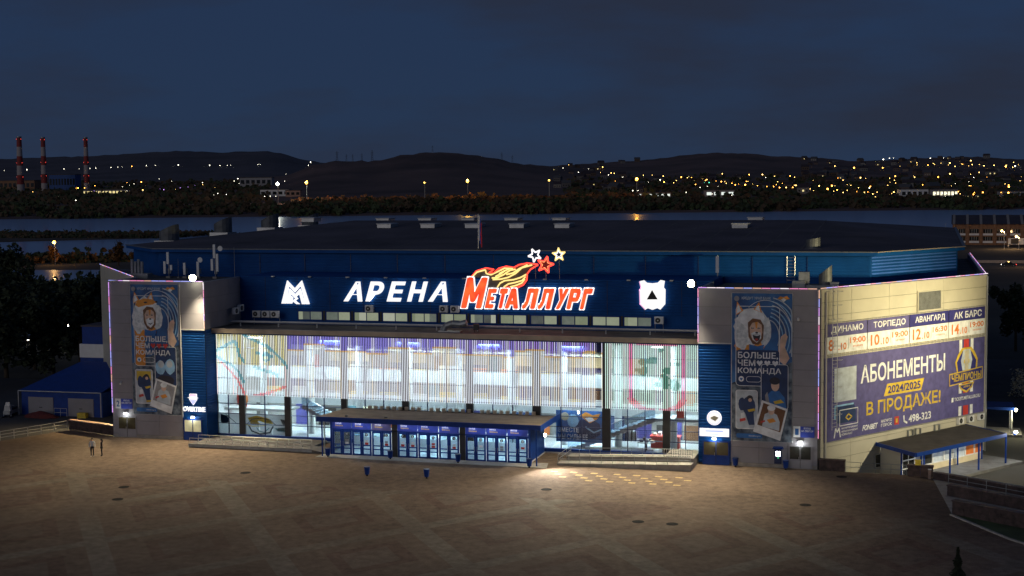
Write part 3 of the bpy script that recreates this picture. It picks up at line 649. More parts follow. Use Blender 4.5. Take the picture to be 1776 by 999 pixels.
LS = thing('media_screen', 'glowing media screen of thin vertical light strips hung before the glass front', 'screen', (36.4, 1.9, 4.6))
NS = 280; SEG = 40
for k in range(NS):
    x = 11.3+50.4*k/(NS-1); b = MB(); cols = []
    z0 = 4.62; z1 = 10.97; nz_ = rs.random()
    if 51.6 < x < 52.7 and rs.random() < .7: continue
    for j in range(SEG):
        a, c = z0+(z1-z0)*j/SEG, z0+(z1-z0)*(j+1)/SEG; col = led(x, (a+c)/2, nz_); h = .024
        pts = [(-h, 0), (-h, -.05), (h, -.05), (h, 0)]
        for (p, q) in zip(pts, pts[1:]):
            b.poly([(p[0], p[1], a-4.6), (q[0], q[1], a-4.6), (q[0], q[1], c-4.6), (p[0], p[1], c-4.6)]); cols += [(*col, 1)]*4
    me = b.mesh('light_strip', M['led']); ca_ = me.color_attributes.new('led', 'FLOAT_COLOR', 'CORNER')
    ca_.data.foreach_set('color', [v for c in cols for v in c]); put('light_strip', me, LS, (x-36.4, 0, 0))
for z in (.1, 1.75, 3.3, 4.9, 6.3): MB().box(-25.3, 25.4, .03, .07, z, z+.04).build('carrier_rail', M['navy'], LS)

# ------------------------------------------------------------------ illuminated roof signs
SY = 7.78
def zs(zx, zy, o=(444, 430), k=4.0):
    px, py = o[0]+zx/k, o[1]+zy/k
    X = 36.21+(px-799)*.0613-(px-799)*abs(px-799)*4.5e-6 if px > 799 else 36.21+(px-799)*.0648
    return X, 13.60+(533+(px-799)*(.022 if px > 799 else .012)-py)*.0598
sg = thing('roof_sign', 'white illuminated block letters spelling arena on the blue wall', 'sign', (29, 8, 14))
for ch, a, b in (('А', 615, 742), ('Р', 768, 895), ('Е', 915, 1045), ('Н', 1055, 1195), ('А', 1197, 1327)):
    x0, z0 = zs(a, 374); x1, z1 = zs(b, 236)
    text(ch, 'i', x0-29, x1-29, z0-14, z1-14, SY-8, M['signw'], sg, .12, 'letter')
sg = thing('roof_sign', 'large red illuminated letters with white outlines and a neon flame above', 'sign', (43, 8, 14))
def zf(zx, zy): return zs(zx, zy, (780, 420), 6.243)
GL = {'М': [[(0, 0), (.27, 0), (.27, 1), (0, 1)], [(.73, 0), (1, 0), (1, 1), (.73, 1)], [(.02, 1), (.28, 1), (.5, .52), (.72, 1), (.98, 1), (.60, .2), (.40, .2)]],
      'Е': [[(0, 0), (.42, 0), (.42, 1), (0, 1)], [(.3, 0), (1, 0), (1, .22), (.3, .22)], [(.3, .4), (.9, .4), (.9, .6), (.3, .6)], [(.3, .78), (1, .78), (1, 1), (.3, 1)]],
      'Т': [[(0, .74), (1, .74), (1, 1), (0, 1)], [(.28, 0), (.72, 0), (.72, .8), (.28, .8)]],
      'А': [[(0, 0), (.3, 0), (.64, 1), (.34, 1)], [(.66, 0), (1, 0), (.68, 1), (.36, 1)], [(.2, .2), (.8, .2), (.76, .4), (.24, .4)]],
      'Л': [[(0, 0), (.24, 0), (.42, .25), (.48, 1), (.18, 1), (.17, .38), (.08, .22), (0, .22)], [(.2, .78), (1, .78), (1, 1), (.2, 1)], [(.64, 0), (1, 0), (1, 1), (.64, 1)]],
      'У': [[(0, 1), (.36, 1), (.56, .5), (.42, .3)], [(.64, 1), (1, 1), (.46, 0), (.1, 0)]],
      'Р': [[(0, 0), (.38, 0), (.38, 1), (0, 1)], [(.3, .78), (.82, .78), (.9, .97), (.82, 1), (.3, 1)], [(.64, .42), (.92, .42), (1, .55), (1, .85), (.9, .98), (.64, 1)], [(.3, .36), (.85, .36), (.97, .5), (.85, .57), (.3, .57)]],
      'Г': [[(0, 0), (.42, 0), (.42, 1), (0, 1)], [(.3, .74), (1, .74), (1, 1), (.3, 1)]]}
for ch, a, b, t, bt in (('М', 118, 420, 388, 714), ('Е', 380, 520, 509, 718), ('Т', 508, 642, 509, 720), ('А', 598, 776, 509, 722), ('Л', 786, 978, 511, 724), ('Л', 958, 1146, 514, 727), ('У', 1143, 1306, 515, 730), ('Р', 1270, 1440, 516, 732), ('Г', 1416, 1564, 517, 735)):
    x0, z0 = zf(a, bt); x1, z1 = zf(b, t); H_ = z1-z0; sh_ = .24*H_ if ch not in 'А' else .14*H_; w_ = x1-x0-sh_
    ol = MB(); fc = MB()
    for i_, pl in enumerate(GL[ch]):
        q = [(x0-43+p[0]*w_+p[1]*sh_, z0-14+p[1]*H_) for p in pl]; qq = q[::-1]
        ol.ribbon(q, .17, -.36-.003*i_, -.12, 0, True); fc.plate(qq, -.42-.003*i_, -.1)
    lt = ol.build('letter', M['signw'], sg); fc.build('letter_face', M['signr'], lt)
FB = [(235, 385), (290, 320), (400, 290), (480, 305), (540, 295), (620, 275), (700, 290), (760, 260), (850, 245), (960, 260), (880, 310), (845, 350), (840, 420), (800, 470), (740, 500), (415, 500), (418, 390)]
MB().plate([(zf(*p)[0]-43, zf(*p)[1]-14) for p in FB][::-1], -.22, -.10).build('flame_board', P('flame_board', (.16, .13, .11), .6, 0, .2), sg)
def neon(path, mat, r=.06, name='neon_tube', dy=-.30):
    MB().tube([(zf(*p)[0]-43, dy, zf(*p)[1]-14) for p in path], r, 6).build(name, mat, sg)
neon([(240, 375), (290, 318), (400, 287), (482, 303), (425, 345), (480, 345), (540, 292), (620, 272), (700, 287), (760, 257), (850, 242), (965, 258)], M['neonr'], .07)
neon([(965, 262), (885, 308), (848, 352), (842, 420), (803, 472), (745, 498), (600, 500)], M['neonr'], .07)
for pth in ([(250, 372), (298, 330), (390, 306), (398, 345), (450, 360), (520, 330), (600, 292), (690, 297)], [(460, 395), (520, 392), (590, 360), (660, 315), (720, 305)], [(470, 412), (560, 408), (640, 390), (720, 350), (790, 290), (900, 262)], [(520, 492), (550, 450), (600, 425), (700, 415), (770, 395), (835, 362)], [(590, 492), (640, 460), (720, 445), (790, 425), (828, 385)], [(660, 492), (730, 475), (790, 450), (820, 410)], [(540, 350), (600, 320), (650, 300)], [(620, 360), (690, 345), (760, 300), (850, 260)], [(500, 380), (560, 350), (610, 315)]):
    neon(pth, M['neony'], .075)
def star(zx, zy, R_, rot, mat, r=.06):
    pts = []
    for k in range(11):
        a = rot+k*math.pi/5; q = R_ if k % 2 == 0 else R_*.42; pts.append((zx+q*math.sin(a), zy-q*math.cos(a)))
    return pts
neon(star(1045, 262, 92, .25, 0), M['neonr'], .09); neon(star(1045, 262, 78, .25, 0), M['neony'], .05)
neon(star(932, 160, 74, -.45, 0), M['neonw'], .085); neon(star(1192, 158, 74, -.05, 0), M['neony'], .07); neon(star(1192, 158, 52, -.05, 0), M['neonw'], .06)
MB().plate([(zf(*p)[0]-43, zf(*p)[1]-14) for p in star(1045, 262, 84, .25, 0)[:10]][::-1], -.22, -.14).build('star_board', P('star_board', (.3, .02, .02), .5), sg)
for q in ((932, 160), (1192, 158), (1045, 300), (700, 400)):
    x, z = zf(*q); MB().tube([(x-43, -.05, 2.6), (x-43, -.2, max(2.5, z-14))], .03, 5).build('sign_strut', M['stain'], sg)
sg = thing('roof_sign', 'white illuminated emblem of nested letter strokes on the blue wall', 'sign', (17.7, 8, 14.9))
for pl in ([(172, 392), (216, 228), (268, 285), (320, 228), (371, 396), (344, 396), (312, 264), (268, 312), (226, 264), (200, 392)], [(207, 392), (231, 286), (268, 327), (307, 286), (336, 396), (319, 396), (301, 322), (268, 352), (239, 322), (222, 392)], [(229, 392), (240, 338), (253, 350), (246, 392)], [(252, 374), (279, 347), (290, 356), (271, 373), (302, 396), (279, 396)]):
    MB().plate([(zs(*p)[0]-17.7, zs(*p)[1]-14.9) for p in pl][::-1], -.32, -.1).build('emblem_stroke', M['signw'], sg)
sg = thing('roof_sign', 'white illuminated town crest with a black triangle on the blue wall', 'sign', (56.2, 8, 15))
CR = [(890, 247), (918, 241), (938, 258), (975, 262), (1012, 258), (1032, 241), (1060, 247), (1053, 290), (1065, 305), (1063, 400), (1030, 436), (1010, 426), (977, 437), (945, 426), (925, 437), (890, 400), (887, 300), (899, 290)]
def zc(p): a = zs(p[0], p[1], (888, 430)); return (a[0]-56.2, a[1]-15)
MB().plate([zc(p) for p in CR][::-1], -.32, -.1).build('shield', M['signw'], sg)
MB().plate([zc(p) for p in ((975, 305), (938, 368), (1013, 368))][::-1], -.335, -.325).build('triangle', M['black'], sg)
MB().ribbon([zc(p) for p in ((889, 250), (899, 290), (889, 305), (892, 398), (925, 432))], .1, -.34, -.3).build('shield_edge', M['signp'], sg)

# ------------------------------------------------------------------ banners
def print_mesh(ops, mats, parent, name='print', lay=0):
    b = MB()
    for i, (kind, mi, *a) in enumerate(ops):
        y = -.03-.0025*(i+lay)
        if kind == 'p': b.plate(a[0][::-1] if sum((p[0]*q[1]-q[0]*p[1]) for p, q in zip(a[0], a[0][1:]+a[0][:1])) > 0 else a[0], y-.002, y, mi)
        elif kind == 'l': b.ribbon(a[0], a[1], y-.002, y, mi)
    return b.build(name, mats, parent)
def ell(cx, cy, rx, ry, n=14, j=0, a0=0, a1=2*math.pi):
    return [(cx+rx*math.cos(a0+(a1-a0)*k/n)*(1+j*(rnd.random()-.5)), cy+ry*math.sin(a0+(a1-a0)*k/n)*(1+j*(rnd.random()-.5))) for k in range(n if a1-a0 > 6.2 else n+1)]
PK = list(PR); PM = [PR[k] for k in PK]
def pi(k): return PK.index(k)
def poster(x0, x1, z0, z1, label, var):
    t = thing('wall_poster', label, 'poster', (x0, -.08, z0), 0)
    Wd, Hd = x1-x0, z1-z0
    MB().box(0, Wd, -.025, 0, 0, Hd).build('poster_sheet', PR['bluebg'], t)
    def q(x, y): return ((x-205)/325*Wd, Hd-(y-18)/792*Hd)
    def qs(l): return [q(*p) for p in l]
    def rr(a, b, c, d, r=12):
        return [(a+r, b), (c-r, b), (c-r*.3, b+r*.3), (c, b+r), (c, d-r), (c-r*.3, d-r*.3), (c-r, d), (a+r, d), (a+r*.3, d-r*.3), (a, d-r), (a, b+r), (a+r*.3, b+r*.3)]
    s = Wd/325; o = []
    def p(k, l): o.append(('p', pi(k), qs(l)))
    def l(k, pts, w): o.append(('l', pi(k), qs(pts), w*s))
    p('crowd', [(206, 500), (529, 380), (529, 809), (206, 809)])
    for k in range(7): l('sky' if k % 2 else 'pale', [(min(x_, 526), y_) for x_, y_ in ell(400, 250, 60+k*18, 90+k*20, 12, 0, -1.4, .5)], 6)
    l('white', ell(385, 260, 150, 205, 16, 0, -2.2, -.2), 3)
    p('orange', ell(300, 300, 80, 40, 20, .12))
    p('fur', ell(312, 195, 92, 100, 34, .16)); p('fur', ell(258, 235, 42, 88, 22, .28)); p('fur', ell(385, 215, 34, 80, 18, .28)); p('white', ell(310, 150, 70, 48, 22, .12))
    p('orange', [(226, 140), (234, 62), (268, 112)]); p('white', [(231, 130), (238, 76), (258, 114)]); p('orange', [(322, 104), (352, 64), (368, 122)]); p('white', [(330, 104), (349, 80), (360, 118)])
    if var: p('orange', [(238, 145), (255, 118), (300, 104), (350, 108), (385, 124), (360, 140), (310, 146), (262, 158)]); p('white', [(300, 150), (360, 140), (388, 126), (380, 150), (330, 172)]); p('dark', ell(384, 124, 9, 7, 8)); p('dark', ell(310, 128, 12, 5, 8))
    p('brown', [(292, 175), (318, 152), (360, 158), (378, 190), (374, 262), (350, 292), (318, 288), (296, 250)]); p('skin', [(302, 200), (316, 176), (345, 170), (366, 186), (370, 226), (360, 262), (340, 282), (318, 268), (304, 236)])
    p('white', [(310, 232), (330, 222), (362, 226), (364, 256), (342, 280), (318, 264)]); p('orange', [(330, 172), (346, 170), (341, 205), (335, 205)])
    if var: p('dark', [(318, 250), (340, 256), (360, 248), (340, 263)])
    else: p('dark', [(318, 240), (340, 236), (360, 240), (354, 268), (338, 276), (324, 262)]); p('red', [(328, 262), (340, 258), (350, 262), (340, 272)]); p('white', [(320, 241), (340, 238), (358, 241), (340, 245)])
    for xx in (318, 352): p('dark', ell(xx, 204, 8, 4, 8)); p('white', ell(xx+1, 203, 3, 2, 6))
    p('dark', ell(340, 228, 8, 5, 8))
    p('skin', [(455, 300), (470, 245), (492, 228), (505, 245), (490, 300), (515, 360), (490, 400), (455, 370)]); p('blue', [(300, 290), (345, 300), (380, 290), (372, 330), (300, 330)])
    p('navy', rr(230, 320, 462, 512, 16)) if not var else p('orange', rr(235, 320, 300, 512, 10))
    l('white', rr(229, 88, 462, 512, 18)+[(247, 88)], 3.2)
    p('white', ell(258, 476, 15, 15)); p('blue', [(258, 486), (250, 474), (254, 469), (258, 473), (262, 469), (266, 474)]); l('white', rr(285, 462, 364, 491, 13)+[(298, 462)], 2.5)
    # dark photo card with a player
    p('navy', rr(365, 395, 508, 632, 12)); l('white', rr(365, 395, 508, 632, 12)+[(377, 395)], 3)
    if var: p('sky', ell(400, 520, 34, 44, 12, .15)); p('sky', ell(465, 515, 34, 46, 12, .15)); p('pale', ell(405, 500, 20, 22)); p('pale', ell(462, 498, 20, 22)); p('dark', ell(432, 600, 60, 34, 14, .1))
    else: p('blue', [(385, 625), (395, 560), (420, 535), (462, 535), (490, 570), (500, 628)]); p('skin', ell(440, 505, 22, 32)); p('dark', ell(438, 482, 28, 20)); p('grey', [(386, 560), (398, 540), (410, 600), (392, 612)]); p('yellow', [(430, 592), (470, 580), (488, 596), (440, 606)])
    p('pale', rr(230, 536, 345, 742, 10)); l('white', rr(230, 536, 345, 742, 10)+[(240, 536)], 4)
    if var: p('yellow', [(238, 545), (335, 545), (335, 600), (300, 640), (335, 730), (300, 735), (285, 650), (238, 600)])
    p('navy', ell(300, 620, 36, 52, 14, .12)); p('navy', ell(262, 610, 20, 36, 10, .12)); p('dark', ell(305, 578, 17, 16)); p('skin', ell(306, 588, 10, 10)); p('white', [(255, 660), (275, 655), (285, 700), (262, 705)]); p('red', [(250, 690), (280, 684), (284, 698), (252, 706)]); p('yellow', [(292, 640), (330, 632), (335, 644), (300, 652)]); p('navy', [(280, 660), (325, 655), (330, 720), (300, 722)])
    p('white', [(370, 586), (508, 630), (468, 800), (322, 755)]); p('brown' if not var else 'grey', [(378, 600), (496, 638), (468, 755), (345, 718)])
    p('pale', [(370, 725), (385, 660), (415, 645), (450, 662), (465, 700), (462, 748)]); p('skin', ell(420, 640, 17, 24)); p('white', ell(420, 626, 22, 16)); p('orange', [(395, 690), (430, 680), (445, 698), (410, 708)]); p('red', [(362, 700), (385, 692), (388, 700), (364, 710)])
    p('blue', rr(232, 768, 372, 792, 8))
    p('grey', ell(233, 47, 14, 14)); p('orange', [(450, 45), (465, 32), (482, 38), (500, 30), (515, 46), (495, 50), (482, 62), (468, 50)]); p('white', [(468, 50), (482, 42), (497, 50), (483, 64)]); l('grey', [(432, 32), (432, 66)], 1.5)
    print_mesh(o, PM, t)
    yt = -.03-.0025*(len(o)+2)
    def tx(bd, a, b, c, d, m='white'): text(bd, 'b', q(a, 0)[0], q(b, 0)[0], q(0, d)[1], q(0, c)[1], yt, PR[m], t)
    tx('БОЛЬШЕ,', 240, 455, 330, 370); tx('ЧЕМ', 240, 334, 372, 405); tx('КОМАНДА', 240, 472, 414, 450); tx('КРЕДИТ УРАЛ БАНК', 260, 416, 37, 54, 'pale'); tx('metallurg.ru', 300, 362, 775, 785, 'pale')
    hb_ = MB()
    for hx in (357, 398, 440): hb_.plate(qs([(hx, 405), (hx-16, 387), (hx-15, 378), (hx-7, 374), (hx, 381), (hx+7, 374), (hx+15, 378), (hx+16, 387)]), yt-.002, yt)
    hb_.build('heart', PR['red'] if var else PR['white'], t)
    MB().tube([(0, -.03, 0), (Wd, -.03, 0), (Wd, -.03, Hd), (0, -.03, Hd), (0, -.03, 0)], .035, 5).build('poster_frame', M['zinc'], t)
poster(2.5, 8.12, 2.55, 16.2, 'tall blue poster of a fan in a fox hat below the yellow floodlight', 1)
poster(64.98, 70.5, 2.4, 16.1, 'tall blue poster of a shouting fan in a white fur hat beside door number one', 0)

BN = thing('season_ticket_banner', 'huge violet banner with game dates and season ticket offer on the splayed side wall', 'banner', (RWF @ Vector((.75, -.16, 2.4)))[:], RA)
BW = 25.9
MB().box(0, BW, -.02, 0, 0, 7.75).build('banner_sheet', PR['violetgrey'], BN)
dt = [(0, 6.25), (6.25, 12.9), (12.9, 19.45), (19.45, BW)]; Zb = 8.1
for i, ((a, b), team, d1, tm, dy) in enumerate(zip(dt, ('ДИНАМО', 'ТОРПЕДО', 'АВАНГАРД', 'АК БАРС'), ('8', '10', '12', '14'), ('19:00', '19:00', '16:30', '19:00'), ('ВТОРНИК', 'ЧЕТВЕРГ', 'СУББОТА', 'ПОНЕДЕЛЬНИК'))):
    MB().box(a+.05, b-.05, -.02, 0, Zb+1.55, Zb+2.75).build('team_panel', PR['violetgrey'] if i < 2 else PR['violet'], BN)
    MB().box(a+.05, b-.05, -.02, 0, Zb, Zb+1.54).build('date_panel', PR['white'], BN)
    w_ = b-a
    text(team, 'b', a+w_*.14, b-w_*.1, Zb+1.8, Zb+2.5, -.03, PR['white'], BN)
    text(d1, 'b', a+w_*.08, a+w_*(.20 if d1 == '8' else .28), Zb+.25, Zb+1.3, -.03, M['orange'], BN); text('.10', 'b', a+w_*.31, a+w_*.50, Zb+.25, Zb+.9, -.03, M['orange'], BN)
    text(tm, 'b', a+w_*.58, a+w_*.96, Zb+.75, Zb+1.3, -.03, M['orange'], BN); text(dy, 'b', a+w_*.66, a+w_*.9, Zb+.38, Zb+.54, -.03, M['orange'], BN)
    MB().box(a+w_*.545, a+w_*.552, -.03, -.021, Zb+.3, Zb+1.3).build('divider', PR['grey'], BN)
text('АБОНЕМЕНТЫ', 'b', 5.3, 18.9, 4.9, 6.65, -.03, PR['white'], BN)
MB().plate([(8.9, 3.35), (14.9, 3.35), (15.4, 4.5), (9.4, 4.5)], -.03, -.021).build('year_label', PR['yellow'], BN); text('2024/2025', 'b', 9.5, 14.8, 3.55, 4.3, -.04, PR['violet'], BN)
text('В ПРОДАЖЕ!', 'b', 6.2, 18.2, 1.55, 3.1, -.03, PR['yellow'], BN); text('498-323', 'b', 12.9, 16.6, .35, 1.1, -.03, PR['white'], BN)
text('FONBET', 'i', 5.6, 8.0, .42, .95, -.03, PR['white'], BN); text('МАГНИТО', 'b', 8.5, 10.2, .85, 1.15, -.03, PR['white'], BN); text('ГОРСК', 'b', 8.5, 10.2, .45, .75, -.03, PR['white'], BN)
for i, w_ in enumerate(('МАГНИТОГОРСКИЙ', 'МЕТАЛЛУРГИЧЕСКИЙ', 'КОМБИНАТ')): text(w_, 'b', 2.5, 4.9 if i < 2 else 4.1, .95-.3*i, 1.15-.3*i, -.03, PR['white'], BN)
text('TICKETS.METALLURG.RU', 'b', 20.6, 25.2, 1.6, 1.95, -.045, PR['white'], BN)
o = [('p', pi('pale'), [(1.35, 3.55), (4.65, 3.55), (4.65, 6.7), (1.35, 6.7)]),
     ('p', pi('navy'), [(1.9, 1.55), (4.6, 1.5), (4.6, 2.6), (4.3, 3.2), (1.5, 3.2), (1.4, 2.4)]), ('l', pi('white'), [(2.2, 1.3), (4.9, 1.3), (4.9, 2.75), (2.2, 2.75), (2.2, 1.3)], .08), ('l', pi('sky'), [(1.5, 2.0), (1.5, 3.2), (4.2, 3.2)], .16), ('l', pi('yellow'), [(3.1, 2.0), (3.5, 2.3), (4.0, 2.0), (3.5, 1.75), (3.1, 2.0)], .12),
     ('l', pi('white'), [(1.4, .3), (1.6, 1.1), (1.85, .8), (2.1, 1.1), (2.3, .3)], .16), ('p', pi('red'), [(10.6, .4), (11.3, .4), (11.3, 1.2), (10.6, 1.2)]), ('p', pi('yellow'), [(10.8, .6), (11.1, .6), (11.1, 1.0), (10.8, 1.0)]), ('l', pi('white'), [(12.1, 1.1), (12.15, .6), (12.6, .4)], .2),
     ('p', pi('white'), [(21.3, 2.3), (21.8, 2.3), (21.8, 7.74), (21.3, 7.74)]), ('p', pi('red'), [(22.1, 2.3), (23.0, 2.3), (23.0, 7.74), (22.1, 7.74)]), ('p', pi('white'), [(23.3, 2.3), (23.8, 2.3), (23.8, 7.74), (23.3, 7.74)]),
     ('p', pi('white'), [(21.3, .05), (21.8, .05), (21.8, 1.0), (21.3, 1.0)]), ('p', pi('red'), [(22.1, .05), (23.0, .05), (23.0, 1.0), (22.1, 1.0)]), ('p', pi('white'), [(23.3, .05), (23.8, .05), (23.8, 1.0), (23.3, 1.0)]),
     ('p', pi('yellow'), [(21.0, 4.2), (24.4, 4.2), (24.6, 5.6), (24.0, 6.4), (23.4, 6.9), (21.8, 6.9), (21.1, 6.3), (20.6, 5.5)]), ('p', pi('violet'), [(21.2, 4.2), (24.2, 4.2), (24.3, 5.5), (23.3, 6.6), (21.9, 6.6), (20.9, 5.5)]), ('p', pi('pale'), [(21.9, 4.6), (23.3, 4.6), (23.6, 5.6), (23.2, 6.7), (22.0, 6.7), (21.6, 5.6)]), ('p', pi('yellow'), [(22.1, 5.3), (23.1, 5.3), (23.1, 5.7), (22.1, 5.7)]), ('p', pi('hay'), [(22.3, 4.5), (22.9, 4.5), (23.0, 6.6), (22.2, 6.6)]),
     ('p', pi('yellow'), [(19.6, 3.2), (25.5, 3.5), (25.5, 4.75), (19.6, 4.45)]), ('p', pi('violet'), [(19.72, 3.32), (25.38, 3.6), (25.38, 4.63), (19.72, 4.33)]), ('p', pi('yellow'), [(21.2, 3.2), (24, 3.3), (23.6, 2.75), (22.6, 2.3), (21.6, 2.7)]), ('p', pi('violet'), [(21.5, 3.1), (23.7, 3.15), (23.4, 2.85), (22.6, 2.5), (21.8, 2.8)]), ('p', pi('white'), [(20.0, 1.55), (20.35, 1.55), (20.35, 2.0), (20.0, 2.0)])]
for i_, op in enumerate(o): print_mesh([('p', 0, [(0, 0), (0, 0), (0, 0)])]*0+[op], PM, BN, 'print', i_)
text('ЧЕМПИОНЫ', 'b', 19.95, 25.2, 3.6, 4.35, -.12, PR['yellow'], BN); text('2024', 'b', 22.0, 23.2, 2.85, 3.05, -.12, PR['yellow'], BN)
fr_ = MB().tube([(0, -.02, -.06), (BW, -.02, -.06)], .03, 5).tube([(0, -.02, 7.9), (BW, -.02, 7.9)], .03, 5).tube([(0, -.02, Zb+2.85), (BW, -.02, Zb+2.85)], .03, 5)
fr_.build('banner_rail', M['steel'], BN)
for zz in (7.75, Zb-.17, Zb+2.75): 
    e_ = MB()
    for k in range(44): e_.cyl((k*BW/43, -.015, zz), (k*BW/43, -.015, zz+.15), .02, n=4)
    e_.build('lacing', M['white'], BN)

# small wall signs
def wall_sign(x0, x1, z0, z1, num, label):
    t = thing('wall_sign', label, 'sign', (x0, -.09, z0)); w = x1-x0; h = z1-z0
    MB().box(0, w*.33, -.03, 0, 0, h).build('number_plate', PR['white'], t); MB().box(w*.33, w, -.032, 0, 0, h).build('text_plate', M['adblue'], t)
    text(num, 'b', w*.08, w*.25, h*.2, h*.8, -.04, PR['blue'], t); text('ВХОД', 'b', w*.5, w*.83, h*.74, h*.92, -.04, PR['white'], t); text('НА СЕКТОР', 'b', w*.38, w*.95, h*.5, h*.68, -.04, PR['white'], t)
wall_sign(.35, 2.4, 3.05, 4.1, '2', 'blue and white entrance sign with number two above a grey double door')
wall_sign(70.62, 72.5, 2.95, 3.95, '1', 'blue and white entrance sign with number one above a grey double door')
t = thing('bar_sign', 'lit shield badge over glowing white lettering on the blue corner', 'sign', (9.6, -.1, 3))
text('OVERTIME', 'b', -1.25, 1.3, .05, .55, -.05, M['signs'], t, .06, 'letters')
MB().plate([(-.45, 1.9), (.35, 1.9), (.38, 1.3), (-.05, .72), (-.48, 1.3)], -.12, 0).build('shield', M['signs'], t); MB().plate([(-.35, 1.85), (.25, 1.85), (.28, 1.7), (-.38, 1.7)], -.13, -.121).build('shield_band', M['e2'], t)
MB().plate([(-.35, 1.3), (.28, 1.3), (-.05, .8)], -.13, -.121).build('shield_point', M['e3'], t); MB().plate([(-.7, 1.5), (-.05, 1.65), (.6, 1.5), (-.05, 1.3)], -.14, -.122).build('badge', M['signs'], t)
t = thing('round_sign', 'round white lit emblem over a lit name board on the blue corner', 'sign', (63.4, -.1, 3))
MB().cyl((0, 0, 1.45), (0, -.14, 1.45), .68, n=28).build('disc', M['signs'], t); MB().plate([(-.4, 1.45), (0, 1.68), (.42, 1.5), (.1, 1.15), (-.2, 1.3)], -.15, -.141).build('disc_emblem', PR['hay'], t)
ringm = P('sign_ring', (.3, .35, .6), .5, 0, 0, emit=(.55, .6, 1), es=.8)
MB().ribbon(ell(0, 1.45, .55, .55, 24)+[(.55, 1.45)], .05, -.15, -.141).build('disc_ring', ringm, t)
MB().box(-1.36, 1.36, -.12, 0, -.28, .45).build('name_board', M['signs'], t); MB().box(-.85, .85, -.128, -.121, .12, .3).build('board_stripe', ringm, t); MB().box(-.5, .4, -.128, -.121, -.15, -.02).build('board_stripe', ringm, t)

# ------------------------------------------------------------------ entrance pavilion
PV = thing('entrance_pavilion', 'low blue entrance pavilion with a row of numbered glass doors under a flat brown roof', 'entrance', (36.5, -1, 0))
def pv(b, name, mats, parent=PV, smooth=False):
    b.v = [(v[0]-36.5, v[1]+1, v[2]) for v in b.v]; return b.build(name, mats, parent, smooth=smooth)
rb = MB(); q4 = [(25.6, -5.1, 3.92), (48.0, -5.1, 3.92), (48.0, 2.05, 3.66), (25.6, 2.05, 3.66)]
top = [rb.vt(p) for p in q4]; bot = [rb.vt((p[0], p[1], p[2]-.4)) for p in q4]
rb.f += [top, bot[::-1]]; rb.m += [0, 1]
for k in range(4):
    j = (k+1) % 4; rb.f.append([bot[k], bot[j], top[j], top[k]]); rb.m.append(1)
PRF = pv(rb, 'canopy_roof', [M['canroof'], M['blue_paint']])
pv(MB().box(25.55, 48.05, -5.18, -5.105, 3.5, 3.98), 'canopy_fascia', M['blue_paint']); pv(MB().box(48.005, 48.08, -5.1, 2, 3.4, 3.95), 'canopy_fascia', M['blue_paint'])
for x in (28.2, 32.3): pv(MB().cyl((x, -3.9, 3.85), (x, -3.9, 3.97), .16, n=8), 'roof_outlet', M['black'], PRF)
fl = []
for k in range(27):
    if k in (9, 17): continue
    pv(MB().box(28.2+k*.66, 28.52+k*.66, 1.55, 1.85, 3.72, 4.05), 'roof_block', M['trim'])
FX = [(26.5, 32.7), (33.3, 39.6), (40.2, 46.4)]; FY = -3.5
pv(MB().box(26.3, 46.6, -3.3, 2.0, .02, .1), 'pavilion_floor', M['floor']); pv(MB().box(26.45, 46.45, 1.6, 1.7, 0, .9), 'back_counter', M['white'])
pv(MB().box(46.4, 46.5, -3.4, 2, 0, 3.45), 'side_panel', M['blue_paint']); pv(MB().box(26.3, 26.4, -3.4, 2, 0, 3.45), 'side_panel', M['doorglass'])
for a in (32.72, 39.62): pv(MB().box(a, a+.56, FY, FY+.2, 0, 3.45), 'dark_pillar', M['dark'])
for a in (26.3, 46.42): pv(MB().box(a, a+.2, FY-.05, FY+.2, 0, 3.5), 'corner_post', M['blue_paint'])
pv(MB().box(26.4, 46.5, FY, FY+.15, 2.42, 2.56), 'door_header', M['blue_paint'])
nums = [None, '10', None, '9', None, '6', '7', '6', None, '5', None, '4', None, '3', None, '2', None, '1']
dl = 0; papers = [M['red'], PR['white'], PR['white'], PR['grey']]
